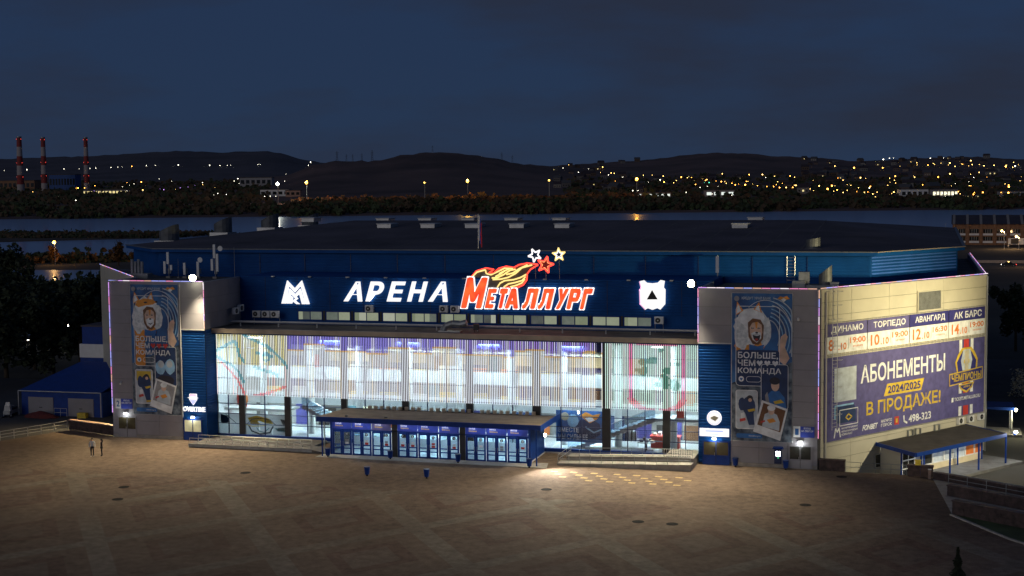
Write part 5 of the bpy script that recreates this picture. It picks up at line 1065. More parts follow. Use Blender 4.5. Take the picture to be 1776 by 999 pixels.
# stone walls and railings on the plaza edge
def stone_wall(x0, y0, L_, a, h, z0, label, th=.5, cop=True):
    t = thing('stone_wall', label, 'wall', (x0, y0, z0), a); n = max(1, round(L_/1.1)); rows = max(1, round(h/.5))
    for r_ in range(rows):
        for k in range(n):
            g0, g1 = L_*k/n+.008, L_*(k+1)/n-.008; q = rnd.uniform(0, .025)
            MB().box(g0, g1, -q, th, h*r_/rows+.006, h*(r_+1)/rows-.006).build('stone', M['stone'], t)
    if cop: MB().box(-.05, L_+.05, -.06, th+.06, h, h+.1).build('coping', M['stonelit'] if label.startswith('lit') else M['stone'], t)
    return t
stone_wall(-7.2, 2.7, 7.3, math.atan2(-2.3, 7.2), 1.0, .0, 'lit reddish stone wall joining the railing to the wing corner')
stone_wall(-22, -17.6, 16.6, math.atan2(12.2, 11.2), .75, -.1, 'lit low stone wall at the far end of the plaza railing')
RLt = thing('plaza_railing', 'long steel railing between two stone walls by the service yard', 'railing', (0, 0, 0)); railing(RLt, [(-7.3, 2.5, .02), (-10.4, -4.9, .02)], .95, 5, (.33, .66), .03, 'pipe')
stone_wall(72.95, -.35, 2.3, .0, .95, 0, 'short dark stone wall beside the wing corner at the plaza edge')
stone_wall(80.7, -.9, 2.2, 0, .9, 0, 'short dark stone block with a yellow box beside the side canopy')
RLt = thing('plaza_railing', 'low thin railing along the plaza edge below the splayed wall', 'railing', (0, 0, 0)); railing(RLt, [(75.3, -.25, 0), (80.6, -.55, 0)], .9, 4, (.5,), .025, 'stain')
NA = -.5968
stone_wall(82.9, -1.8, 16, NA, .55, 0, 'dark stone wall stepping away from the side canopy, farthest of three'); wB = stone_wall(84.0, -8.2, 16, NA, .85, 0, 'dark stone wall topped by a double railing, middle of three'); stone_wall(84.3, -14.9, 16, NA, 1.05, 0, 'dark stone wall bordering the lawn, nearest of three')
RLt = thing('plaza_railing', 'double steel railing on the middle dark stone wall', 'railing', (0, 0, 0)); railing(RLt, [(84.1, -7.9, .95), (97.3, -16.9, .95)], .9, 9, (.5,), .03, 'stain')
tag(MB().prism([(82.9, -1.8), (96, -10.8), (97, -24), (84.3, -14.9)], .01, .02).build('stair_terrace', M['concrete']), kind='structure')
t = thing('yellow_box', 'small yellow grit box on the dark stone block', 'box', (81.6, -.6, 1.0)); MB().box(-.25, .25, -.2, .2, 0, .38).build('box_body', M['yellow'], t); MB().box(-.28, .28, -.22, .22, .385, .44).build('box_lid', M['yellow'], t)
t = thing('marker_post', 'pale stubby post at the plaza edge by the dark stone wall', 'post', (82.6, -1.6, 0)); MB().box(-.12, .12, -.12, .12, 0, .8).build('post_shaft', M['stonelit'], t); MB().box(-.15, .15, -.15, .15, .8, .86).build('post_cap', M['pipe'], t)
t = thing('traffic_cone', 'red cone standing on the lit car park beside the canopy', 'cone', (92.2, 17.6, -1.9)); MB().cyl((0, 0, .05), (0, 0, .75), .26, .04, 12).build('cone_body', M['red'], t); MB().box(-.4, .4, -.4, .4, 0, .05).build('cone_base', M['pipe'], t)

# ------------------------------------------------------------------ garage and service yard on the left
G = thing('garage', 'blue garage with two grey doors and a sloping blue roof beside the wing', 'garage', (-15.5, 13.5, -.6))
MB().box(-5.3, 5.6, 0, 9, 0, 2.85).build('garage_wall', M['blue_paint'], G)
b = MB(); b.poly([(-5.5, -.3, 2.9), (5.7, -.3, 2.95), (5.7, 9.5, 5.2), (-3.2, 9.5, 5.2)]); b.poly([(-5.5, -.3, 2.9), (-3.2, 9.5, 5.2), (-5.5, 9.5, 2.9)]); b.build('garage_roof', M['blue_paint'], G)
MB().tube([(-5.5, -.33, 0), (-5.5, -.33, 2.88), (5.6, -.33, 2.93), (5.6, -.33, .1)], .06, 5).build('gutter', M['pipe'], G)
for x0 in (-4.35, 1.05):
    dr = MB().box(x0, x0+3.4, -.06, -.01, .02, 2.15).build('garage_door', M['grey'], G)
    for k in range(4): MB().box(x0+.02, x0+3.38, -.085, -.062, .06+k*.53, .54+k*.53).build('door_panel', M['grey'], dr)
    MB().box(x0+1.5, x0+1.9, -.11, -.088, .9, .98).build('handle', M['dark'], dr)
t = thing('stair_tower', 'square blue tower with a white band behind the garage roof', 'tower', (-17, 28, -.6)); MB().box(-3.2, 3, -3, 3, 0, 5.4).build('tower_wall', M['blue_paint'], t); MB().box(-3.25, 3.05, -3.05, 3.05, 5.4, 7.1).build('white_band', M['white'], t); MB().box(-2.9, 3, -2.9, 3, 7.1, 9.3).build('upper_wall', M['blue_paint'], t); MB().box(-3, 3.1, -3, 3.1, 9.3, 9.45).build('flat_roof', M['roof'], t)
t = thing('snow_scooter', 'grey motor sled parked before the garage corner', 'motor sled', (-21.4, 12.2, -.6), .2)
MB().box(-.4, .4, -1.2, 1.2, .35, .75).build('sled_body', M['stain'], t); MB().box(-.35, .35, -.2, 1.0, .75, 1.0).build('seat', M['black'], t); MB().plate([(-.4, .75), (.4, .75), (.3, 1.35), (-.3, 1.35)][::-1], -1.0, -.5).build('hood', M['zinc'], t); MB().tube([(-.6, -.4, 1.3), (0, -.4, 1.4), (.6, -.4, 1.3)], .04).build('handlebar', M['steel'], t)
for s in (-.45, .45): MB().box(s-.08, s+.08, -1.6, -.4, 0, .12).build('ski', M['dark'], t); MB().cyl((s, -1, .1), (s, -.9, .5), .05).build('strut', M['steel'], t)
MB().box(-.22, .22, -.2, 1.3, 0, .35).build('track', M['tyre'], t); MB().plate([(-.3, 1.35), (.3, 1.35), (.22, 1.75), (-.22, 1.75)][::-1], -.8, -.77).build('windshield', M['white'], t)
t = thing('covered_heap', 'low heap under a dark red cover before the garage doors', 'heap', (-17.2, 12.0, -.6)); b = MB(); rows = []
for j in range(7):
    rows.append([b.vt((2.2*math.cos(2*math.pi*k/18)*(1-j/6.2)*(1+.12*rnd.random()), .8*math.sin(2*math.pi*k/18)*(1-j/6.5)*(1+.2*rnd.random()), .75*(j/6)**.6+.06*rnd.random())) for k in range(18)])
for A_, B2 in zip(rows, rows[1:]):
    for k in range(18): b.f.append([A_[k], A_[(k+1) % 18], B2[(k+1) % 18], B2[k]]); b.m.append(0)
b.f.append(rows[-1]); b.m.append(0); b.build('cover', P('dark_red_cover', (.12, .02, .018), .8, 0, .3, 3), t, smooth=True)
t = thing('yellow_box', 'yellow salt box beside the right garage door', 'box', (-12.2, 12.9, -.6)); MB().box(-.55, .55, -.3, .3, 0, .5).build('box_body', M['yellow'], t); MB().box(-.58, .58, -.33, .33, .505, .58).build('box_lid', M['yellow'], t)
RLt = thing('plaza_railing', 'short light railing between the two garage doors', 'railing', (0, 0, 0)); railing(RLt, [(-16, 12.9, -.6), (-14.3, 12.9, -.6)], 1.0, 2, (.5,), .025, 'pipe')

# ------------------------------------------------------------------ trees
def leaf_crown(n, rx, rz, cz, size, seed, cone=False):
    r = random.Random(seed); b = MB(); cl = [(Vector((r.gauss(0, .45), r.gauss(0, .45), r.uniform(-.8, .8))), r.uniform(.25, .5)) for _ in range(16)]
    for k in range(n):
        if cone:
            h = r.random()**1.5; rad = (1-h)**.9*(.72+.28*math.sin(h*46)); a = r.uniform(0, 6.28); q = r.random()**.4
            p = Vector((math.cos(a)*rad*q*rx, math.sin(a)*rad*q*rx, cz+h*rz-q*rad*.4))
        else:
            c, cr_ = r.choice(cl); d = Vector((r.gauss(0, 1), r.gauss(0, 1), r.gauss(0, 1))).normalized()*cr_*r.random()**.4; q = c+d; p = Vector((q.x*rx, q.y*rx, cz+q.z*rz))
        s = size*r.uniform(.6, 1.3); e1 = Vector((r.gauss(0, 1), r.gauss(0, 1), r.gauss(0, .6))).normalized()*s; e2 = e1.cross(Vector((r.gauss(0, 1), r.gauss(0, 1), r.gauss(0, 1)))).normalized()*s*.6
        b.poly([p-e1, p-e2*.9, p+e1, p+e2])
    return b
def trunk_mb(h, r0, seed, rx):
    r = random.Random(seed); b = MB().cyl((0, 0, 0), (.1, .05, h*.75), r0, r0*.45, 8)
    for k in range(6):
        a = r.uniform(0, 6.28); z = h*r.uniform(.3, .65); b.cyl((.05, .02, z), (math.cos(a)*rx*.6, math.sin(a)*rx*.6, z+h*.3), r0*.4, r0*.12, 5)
    return b
TM = [leaf_crown(2600, 3.6, 4.6, 7.2, .36, s).mesh('crown', M['greendk']) for s in (1, 2, 3)]; TT = [trunk_mb(10, .28, s, 3.4).mesh('trunk', M['bark']) for s in (1, 2, 3)]
TA = leaf_crown(1500, 2.6, 3.0, 4.6, .34, 9).mesh('crown', M['autumn'])
def tree(x, y, z, s, i, lb, gp, am=None):
    t = thing('broadleaf_tree', lb, 'tree', (x, y, z), rnd.uniform(0, 6), gp); t.scale = (s, s, s*rnd.uniform(.9, 1.15)); put('trunk', TT[i % 3], t); put('crown', am or TM[i % 3], t)
for i, (x, y, s) in enumerate(((-33, 38, 1.15), (-39, 31, 1.2), (-45, 44, 1.3), (-38, 52, 1.2), (-50, 58, 1.3), (-56, 46, 1.35), (-62, 62, 1.3), (-48, 72, 1.2), (-70, 76, 1.4), (-30, 60, .9), (-27, 48, .8), (-42, 90, 1.0), (-80, 95, 1.3))):
    tree(x, y, -2, s, i, 'dark leafy tree in the grove beyond the service yard', 'trees in the grove beyond the service yard')
for i, (x, y, s) in enumerate(((99, 75, 1.0), (103, 84, 1.15), (107, 72, 1.2), (100, 98, 1.0), (108, 100, 1.25), (112, 88, 1.2), (96, 112, .9))):
    tree(x, y, -2, s, i, 'dark leafy tree beside the car park behind the splayed wall', 'trees beside the car park')
for i, (x, y) in enumerate(((-185, 300), (-160, 290), (-215, 306), (-128, 268), (-110, 258), (-240, 305), (-95, 240))):
    tree(x, y, -2, rnd.uniform(.9, 1.4), i, 'rusty autumn tree on the near lake shore', 'autumn trees on the near lake shore', TA)
t = thing('spruce_tree', 'young dark spruce at the plaza corner, only its tip in view', 'tree', (84.1, -46, 0)); leaf_crown(5200, 1.35, 5.1, .2, .085, 21, True).build('crown', M['greendk'], t); MB().cyl((0, 0, 0), (0, 0, 5.0), .1, .02, 7).build('trunk', M['bark'], t)
for x, y, r_ in ((-72, 92, 1.5), (-55, 95, 1.2), (95, 62, 2.0), (99, 60, 1.8)):
    t = thing('shrub', 'round clipped shrub by the lit garden path' if x < 0 else 'pale flowering shrub beside the car park', 'shrub', (x, y, -2), 0, 'shrubs by the garden path' if x < 0 else 'pale shrubs by the car park')
    leaf_crown(500, r_*1.6, r_, r_*.9, .2, int(x)).build('foliage', M['greendk'] if x < 0 else PR['hay'], t); MB().cyl((0, 0, 0), (0, 0, r_), .06, n=6).build('stem', M['bark'], t)

# ------------------------------------------------------------------ shore vegetation (masses that cannot be counted)
def belt(name, label, pts, n, h, w, size, mats, seed, cards=9):
    r = random.Random(seed); b = MB()
    for k in range(n):
        x, y, z = pts(r); hh = h*r.uniform(.35, 1.1)*(1.6 if r.random() < .12 else 1); mi = r.randrange(len(mats))
        for j in range(cards):
            p = Vector((x+r.gauss(0, w*.4), y+r.gauss(0, w*.4), z+hh*r.uniform(.08, 1)**1.0)); s = size*r.uniform(.6, 1.3)
            e1 = Vector((r.gauss(0, 1), r.gauss(0, .5), r.gauss(0, .7))).normalized()*s; e2 = e1.cross(Vector((r.gauss(0, .4), 1, r.gauss(0, .4)))).normalized()*s*.7
            b.poly([p-e1, p-e2, p+e1, p+e2], mi)
    return tag(b.build(name, mats), label, 'vegetation', kind='stuff')
def farp(D0, D1):
    def f(r):
        t = r.uniform(-.46, .46); D = r.uniform(D0, D1)-25*max(0, math.sin(t*40+1)) ; p = wpos(t, D, 0); return p.x, p.y, h_near(t, D)-.5
    return f
belt('shore_wood', 'dark wood along the far lake shore', farp(1262, 1390), 2600, 7, 6, 2.4, [M['greendk'], M['reed'], M['green'], M['reed']], 5, 9)
belt('scrub', 'dry brown scrub on the bank above the far shore', lambda r: (lambda t, D: (*wpos(t, D, 0).xy, h_near(t, D)-.5))(r.uniform(-.15, .09), r.uniform(1390, 1480)), 1500, 6, 7, 2.4, [M['reedo'], M['reed']], 6, 6)
belt('scrub', 'dark brush scattered over the far plain and the town slope', lambda r: (lambda t, D: (*wpos(t, D, 0).xy, h_near(t, D)-.5))(r.choice((r.uniform(-.42, -.17), r.uniform(.04, .42))), r.uniform(1500, 2500)), 2200, 6, 9, 3.4, [M['greendk'], M['reed']], 8, 5)
belt('reeds', 'brown reed bed on the low spit in the lake', lambda r: (lambda a, c: (-330-290*a+c*20, 575+60*c-30*a*(1-c), -4.8))(r.random(), r.random()), 1500, 2.0, 4, .9, [M['reed'], M['greendk']], 9, 7)
belt('scrub', 'dark bushes along the near lake shore', lambda r: (lambda a: (-330+330*a, 290+30*math.sin(a*3)+70*a*a+r.uniform(-14, 8), -2.3))(r.random()), 700, 3.2, 6, 1.0, [M['greendk'], M['autumn'], M['greendk']], 10, 12)
belt('scrub', 'dark undergrowth between the yard and the pond', lambda r: (lambda a: (-150+115*a, 105+120*r.random(), -2.2))(r.random()), 420, 3.5, 5, .9, [M['greendk']], 12, 10)

# ------------------------------------------------------------------ lights of the far town
LAMPS = {
    'w': '-3152,4339,58 -3073,4362,58 -2943,4400,61 -914,1348,10 -907,1361,10 -768,1162,8 -2832,4433,48 -2852,4427,54 -2890,4416,44 -2872,4421,44 -2779,4449,42 -2755,4456,42 -2740,4460,42 -765,1225,9 -1085,1767,19 -1143,1896,23 -1123,1850,21 -976,1601,14 -2655,4485,58 -2624,4494,72 -949,1598,14 -2434,4550,46 -2398,4560,63 -2372,4568,55 -2360,4571,55 -1085,2142,30 -1040,2041,26 -967,1916,22 -736,1400,10 -751,1438,11 -741,1441,10 -1239,2139,31 -1167,2056,27 -2544,4518,40 -1057,1963,24 -889,1918,25 -1008,2175,37 -2081,4653,91 -995,2242,53 -2265,4599,84 -2257,4602,84 -620,1299,9 -623,1319,9 -608,1302,9 -517,1329,9 -609,1386,10 -620,2633,45 -555,2496,36 -587,2716,43 -524,2505,34 -481,2424,30 -427,2293,26 -322,1980,18 -327,2104,21 -200,1693,12 -197,1736,13 -182,1730,13 -166,1640,11 -173,1420,9 -134,1348,8 -112,1229,5 -257,1541,10 -251,1543,10 -109,1313,7 -169,1233,6 -162,1235,6 -171,2191,23 -19,3747,68 -8,3729,68 -32,3660,64 43,3672,67 84,3611,65 116,3599,65 259,3120,41 149,2223,20 61,2041,16 57,1863,13 48,1985,15 73,2107,17 116,1890,13 136,1990,15 12,1662,10 1,1304,6 95,1363,7 99,1354,7 105,1335,6 109,1398,7 77,1222,3 88,1350,7 89,1257,5 92,1258,4 97,1280,5',
    'y': '-937,1664,15 -972,1748,17 -974,1779,18 -998,1855,21 -922,1752,17 -971,1634,15 -1094,1556,14 -660,2840,53 -526,2556,35 -599,2900,48 -502,2542,34 -488,2505,33 -456,2441,30 -446,2465,31 -440,2456,30 -414,2412,29 -395,2397,29 -375,2319,27 -360,2313,27 -297,2186,24 -260,2103,22 -247,2065,21 -191,1873,16 -174,1982,18 -225,2238,26 -195,2361,28 -132,1994,17 -128,2037,18 -114,1979,16 -92,1704,11 -91,1808,13 -129,2235,23 -68,1648,10 -74,1865,14 -89,2101,18 -54,1600,10 -43,1510,9 -57,1787,12 -31,1492,9 -16,1434,9 -37,1793,12 -46,2134,18 -4,1396,8 -6,1510,9 -25,1859,13 -24,1891,13 -2,1689,10 -22,2183,18 -17,2257,20 18,1382,8 28,1343,7 30,1406,8 35,1356,7 23,1279,5 33,1272,5 44,1348,7 46,1359,7 47,1401,8 30,1803,12 21,2238,20 28,1990,15 31,2126,17 37,1940,14 -85,3665,64 -45,3479,57 9,3359,54 40,3358,54 54,3300,52 56,3134,46 81,3245,50 90,3206,49 93,3155,47 107,3221,50 126,3227,50 133,2958,41 149,3140,47 161,3008,42 175,3377,56 170,3084,45 185,3099,45 198,3154,46 215,3097,43 242,3146,43 271,3405,51 272,3228,44 117,2495,26 168,2562,28 150,2432,25 57,2352,23 83,1881,13 105,1835,12 131,1770,11 153,2005,15 148,1671,10 179,1877,12 208,2053,15 79,1556,9 112,1358,6',
    'o': '-1129,1713,18 -1126,1713,18 -1117,1716,18 -1175,1834,21 -1202,1972,25 -1190,1997,26 -2706,4470,61 -1036,1667,16 -480,2528,33 -315,2233,25 -289,2178,24 -269,2111,22 -222,1989,19 -213,1981,18 -210,2013,19 -186,1895,16 -172,1858,15 -158,1820,14 -134,1754,13 -135,1785,13 -122,1757,12 -112,1740,12 -100,1701,11 -84,1706,11 -46,1624,10 -32,1576,10 -20,1558,9 7,1452,8 20,1424,8 171,1823,11 180,1805,11 71,1502,9 74,1503,9 84,1485,9 92,1393,8 111,1410,8 127,1414,7 124,1330,6 135,1406,7 152,1400,7 152,1390,7 158,1371,7 156,1287,5 168,1364,6 142,1304,5 152,1286,5',
    'p': '-963,1667,16 -948,1651,15 -966,1729,17 -970,1759,18 -995,1825,20 -1019,1588,14 -1002,1604,14',
    'g': '-231,1934,17 -223,1926,17',
}
def farlamp(name, c, s): return P(name, (.8, .8, .8), .5, 0, 0, emit=c, es=s, sample=False)
FL = {'w': farlamp('far_white', (1, .93, .72), 8), 'y': farlamp('far_yellow', (1, .60, .15), 9), 'o': farlamp('far_orange', (1, .38, .05), 15), 'p': farlamp('far_violet', (.6, .3, 1), 3), 'g': farlamp('far_green', (.1, 1, .6), 2.5)}
LN = {'w': ('white', 'white lamps of the far town'), 'y': ('yellow', 'yellow lamps of the far town'), 'o': ('orange', 'orange lamps of the far town'), 'p': ('violet', 'violet lamps of the far town'), 'g': ('green', 'green lamps of the far town')}
BM = {}
rl = random.Random(23); rows_ = []
for (t0, t1, D0, D1, n_) in ((.10, .36, 2050, 1750, 16), (.14, .38, 2450, 2300, 14), (.22, .40, 3050, 3000, 14), (.05, .2, 2250, 2000, 10)):
    for i in range(n_):
        f = (i+rl.uniform(.1, .9))/n_; D = D0+(D1-D0)*f+rl.uniform(-60, 60); t_ = t0+(t1-t0)*f; p = wpos(t_, D, h_near(t_, D)+6); rows_.append('%d,%d,%d' % p[:])
LAMPS['y'] += ' '+' '.join(rows_[::2]); LAMPS['o'] += ' '+' '.join(rows_[1::2])
for k, s_ in LAMPS.items():
    for i, tr in enumerate(s_.split()):
        x, y, z = map(int, tr.split(',')); D = (Vector((x, y, 0))-CAMP).dot(UX); gz = h_xy(x, y)-.5
        z = max(z, gz+5); h = z-gz; r_ = D*2.7e-4*(.75 if x < -560 else 1)*(1.25 if k == 'o' else 1)*(.55, .8, 1.0, 1.4)[i*7 % 4]; bk_ = (k, i*7 % 4, round(D/300))
        if bk_ not in BM: BM[bk_] = MB().sphere((0, 0, 0), r_, 6, 4).mesh('bulb', FL[k])
        t = thing('street_lamp', 'distant glowing %s lamp in the town across the lake' % LN[k][0], 'street lamp', (x, y, gz), 0, LN[k][1])
        if 'post' not in BM: BM['post'] = MB().cyl((0, 0, 0), (0, 0, 1), .18, .12, 5, cap=False).mesh('post', M['stain'])
        o = put('post', BM['post'], t); o.scale = (1, 1, h); put('bulb', BM[bk_], t, (0, 0, h))
# tall light masts on the far bank that mirror in the water
for x, y, z, c, r_, es, lb in ((-549, 1185, 23, (1, .96, .75), 1.7, 9, 'tall mast with a white light on the far bank beside the long white shed'), (-525, 1202, 24, (1, .40, .05), 1.5, 7, 'tall mast with an orange light beside the white lit mast'), (-368, 1248, 24, (1, .5, .07), 1.5, 7, 'tall mast with an orange star of light before the middle hill'), (-209, 1326, 24, (1, .42, .05), 1.5, 7, 'tall mast with an orange light on the far bank below the town'), (-400, 1208, 23, (1, .6, .1), .8, 5, 'tall mast with a dim yellow light before the middle hill'), (-286, 1262, 24, (1, .6, .1), .9, 5, 'tall mast with a dim yellow light on the brown scrub bank')):
    t = thing('light_mast', lb, 'light mast', (x, y, h_xy(x, y)-.5)); h = z-h_xy(x, y)+.5
    MB().cyl((0, 0, 0), (0, 0, h), .5, .3, 6).build('mast', M['stain'], t); MB().box(-1.4, 1.4, -.5, .5, h-.5, h).build('lamp_frame', M['stain'], t); MB().sphere((0, -.8, h-.2), r_, 8, 6).build('bulb', P('mast_bulb', (.8, .8, .8), .5, 0, 0, emit=c, es=es), t)
    if es > 6: light('POINT', 'mast_light', (0, -1, h+2.6), 28000, c, 1.4, None, t)
# striped chimneys
for x, y, z1, w_, lb in ((-1183, 1655, 92, 4.3, 'thickest red and white striped factory chimney'), (-1192, 1726, 93, 3.9, 'red and white striped chimney beside the blue boiler house'), (-1125, 1735, 92, 3.6, 'slender red and white striped chimney beside the orange lamps')):
    z0 = h_xy(x, y)-1; t = thing('factory_chimney', lb, 'chimney', (x, y, z0)); H_ = z1-z0; n = 6
    for k in range(n):
        a, b = k/n, (k+1)/n; MB().cyl((0, 0, H_*a), (0, 0, H_*b), w_*(1.25-.45*a), w_*(1.25-.45*b), 16, cap=False).build('chimney_band', [P('chimney_white', (.40, .35, .34), .8), P('chimney_red', (.26, .04, .036), .8)][k % 2] if k < 2 else bpy.data.materials['chimney_red' if k % 2 else 'chimney_white'], t)
    MB().cyl((0, 0, H_), (0, 0, H_+1.5), w_*.85, w_*.85, 16).build('chimney_rim', M['stain'], t)
    for f_ in (.97, .55, .3):
        for s in (-1, 1): MB().sphere((s*w_*(1.3-.45*f_), -1, H_*f_), .38, 6, 4).build('warning_lamp', P('warning_red', (.5, .05, .05), .5, 0, 0, emit=(1, .08, .06), es=2.5, sample=False) if 'warning_red' not in bpy.data.materials else bpy.data.materials['warning_red'], t)
# factory and waterfront buildings
def shed(x, y, w, d, h, label, mat, rz=.2, lit=None, n=6, roof='flat'):
    z = h_xy(x, y)-.5; t = thing('far_building', label, 'building', (x, y, z), rz); MB().box(-w/2, w/2, 0, d, 0, h).build('wall', mat, t); MB().box(-w/2-.5, w/2+.5, -.5, d+.5, h, h+.8).build('roof', M['redroof'], t)
    for k in range(n):
        a = -w/2+w*(k+.18)/n; MB().box(a, a+w/n*.64, -.15, -.02, h*.35, h*.75).build('window', lit or M['darkglass'], t)
LITW = farlamp('far_lit_window', (1, .9, .6), 1.3); LITG = farlamp('far_lit_cool', (.9, 1, .92), .9); LITY = farlamp('far_lit_yellow', (1, .8, .3), .9)
MBLUE = P('factory_blue', (.01, .07, .26), .6); MGREY = P('shed_grey', (.34, .33, .33), .8); MPINK = P('shed_pink', (.42, .26, .2), .8)
shed(-1198, 1781, 40, 30, 24, 'dark blue boiler house between the striped chimneys', MBLUE, .28, M['darkglass'], 9)
shed(-1275, 1775, 55, 30, 15, 'long brown factory hall behind the thickest chimney', M['brickw'], .28, M['darkglass'], 8)
shed(-700, 1490, 36, 20, 9, 'long white shed below the white lit mast', M['white'], .28, M['darkglass'], 5); shed(-666, 1470, 18, 14, 8, 'pale pink shed lit by the orange mast', MPINK, .28, M['darkglass'], 3)
shed(-209, 1420, 38, 16, 6, 'low waterfront hall with lit white bays below the town', MGREY, .28, LITG, 6); shed(-138, 1435, 32, 16, 8, 'grey works hall with a cool lit end below the town', MGREY, .28, LITG, 4)
shed(68, 1391, 28, 16, 9, 'pale office block beside the brightly lit market', M['white'], .28, M['darkglass'], 5); shed(98, 1390, 26, 18, 9, 'brightly lit glass fronted market hall on the far shore', MGREY, .28, LITW, 7); shed(122, 1345, 26, 14, 5, 'low yellow lit pavilion beside the market hall', MGREY, .28, LITY, 7); shed(170, 1392, 34, 18, 7, 'long grey depot beside the lit market', MGREY, .28, M['darkglass'], 6)
shed(-1010, 1600, 60, 20, 7, 'long low works hall with a lit yellow window band', MGREY, .28, LITY, 12); shed(-930, 1900, 50, 24, 14, 'dim white works block on the far plain', MGREY, .28, M['darkglass'], 6); shed(-410, 1265, 14, 10, 6, 'small pale pump house on the scrub bank', M['white'], .28, M['darkglass'], 2)
# houses of the town
hm = [MB().box(-5, 5, -4, 4, 0, 5.5).mesh('house_wall', mt) for mt in (P('house_a', (.14, .13, .13), .9), P('house_b', (.12, .08, .06), .9), P('house_c', (.17, .12, .10), .9), P('house_d', (.22, .21, .2), .9))]
b = MB(); 
for s in (-1, 1): b.poly([(-5.4, s*4.5, 5.4), (5.4, s*4.5, 5.4), (5.4, 0, 8.6), (-5.4, 0, 8.6)])
b.poly([(-5.4, -4.5, 5.4), (-5.4, 0, 8.6), (-5.4, 4.5, 5.4)]); b.poly([(5.4, -4.5, 5.4), (5.4, 4.5, 5.4), (5.4, 0, 8.6)])
hr = b.mesh('house_roof', M['redroof']); hr2 = b.mesh('house_roof', P('house_roof_grey', (.08, .08, .085), .8))
hwn = [MB().box(-.7, .7, -.12, 0, 0, 1.4).mesh('window', mt) for mt in (M['darkglass'], LITY)]
rh = random.Random(17); placed = []
while len(placed) < 190:
    t_ = rh.uniform(.03, .40); D = 1650+2100*rh.random()**.8
    Ds = lerp1(t_, NT, ND)
    if D > Ds-40 or (t_ < .2 and .09 < t_ and D > 2500): continue
    p = wpos(t_, D, 0)
    if any((p.xy-q).length < 22 for q in placed): continue
    placed.append(p.xy.copy()); i = len(placed)
    t = thing('house', 'small gabled house in the town on the far hillside', 'house', (p.x, p.y, h_near(t_, D)-1), rh.uniform(-.5, .9), 'houses of the far hillside town'); s = rh.uniform(.8, 1.5); t.scale = (s, s, s)
    put('wall', hm[rh.randrange(4)], t); put('roof', hr if rh.random() < .6 else hr2, t)
    for wx in (-3, 0, 3): put('window', hwn[1 if rh.random() < .07 else 0], t, (wx, -4.02, 2.2))
# pylons on the middle hill
b = MB()
for sx, sy in ((-1, -1), (1, -1), (1, 1), (-1, 1)): b.cyl((sx*2.4, sy*2.4, 0), (sx*.4, sy*.4, 26), .35, .25, 4)
for k in range(5): z = 4+k*5; w_ = 2.4-2*z/26; b.tube([(-w_, -w_, z), (w_, -w_, z+2.5), (w_, w_, z), (-w_, w_, z+2.5)], .2, 4)
for z in (18, 22): b.cyl((-4.5, 0, z), (4.5, 0, z), .25, n=4)
pym = b.mesh('lattice', M['dark'])
for i, (x, y, s) in enumerate(((-993, 2368, .75), (-968, 2354, .55), (-962, 2370, .5), (-945, 2374, .6), (-929, 2386, .85), (-853, 2513, .5), (-714, 2522, .7), (-706, 2567, .6))):
    t = thing('power_pylon', 'dark lattice power pylon standing on the ridge of the middle hill', 'pylon', (x, y, h_xy(x, y)-1), .3, 'pylons on the middle hill'); t.scale = (s, s, s); put('lattice', pym, t); put('foot', MB().box(-3, 3, -3, 3, 0, .6).mesh('foot', M['concrete']) if i == 0 else bpy.data.meshes['foot.pyl'] if 'foot.pyl' in bpy.data.meshes else MB().box(-3, 3, -3, 3, 0, .6).mesh('foot', M['concrete']), t)

# ------------------------------------------------------------------ brick building, road, cars and lamps on the right
BB = thing('brick_building', 'long brown brick building with sloping roof ribs and white balcony bands behind the arena', 'building', (92, 470, -2), -.02)
BB.scale = (1, 1, .72); MB().box(0, 75, 0, 16, 0, 11.5).build('wall', M['brickw'], BB); b = MB(); b.poly([(-1, -1, 11.6), (76, -1, 11.6), (76, 15, 16.2), (-1, 15, 16.2)]); b.poly([(-1, 15, 16.2), (76, 15, 16.2), (76, 17, 11.6), (-1, 17, 11.6)]); b.poly([(-1, -1, 11.6), (-1, 15, 16.2), (-1, 17, 11.6)]); b.build('roof', M['redroof'], BB)
for k in range(15):
    x = k*5.2
    MB().box(x-.55, x+.55, -.9, -.02, 0, 11.6).build('pier', M['brickw'], BB)
    b = MB(); b.poly([(x-.5, -1.2, 11.7), (x+.5, -1.2, 11.7), (x+.5, 15, 16.5), (x-.5, 15, 16.5)]); b.poly([(x-.5, -1.2, 11.0), (x-.5, -1.2, 11.7), (x-.5, 15, 16.5), (x-.5, 15, 16.0)]); b.build('roof_rib', M['trim'], BB)
    for z in (1.2, 5.4):
        MB().box(x+.7, x+4.5, -.7, -.05, z, z+1.1).build('balcony_band', M['white'], BB); w = MB().box(x+.9, x+4.3, -.1, -.02, z+1.3, z+3.5).build('window', M['darkglass'], BB)
        for j in (1, 2, 3): MB().box(x+.9+j*.85-.05, x+.9+j*.85+.05, -.14, -.11, z+1.3, z+3.5).build('window_bar', M['pipe'], w)
t = thing('shop_sign', 'pale hoarding with dark marks on the roof edge of the brick building', 'sign', (112, 455, -2)); MB().box(0, 18, 0, .3, 1.0, 3.4).build('board', M['white'], t); MB().box(1, 4, -.06, -.01, 1.2, 3.2).build('emblem', M['black'], t); MB().box(0, .3, .05, .25, 0, 1).box(17.7, 18, .05, .25, 0, 1).build('leg', M['steel'], t)
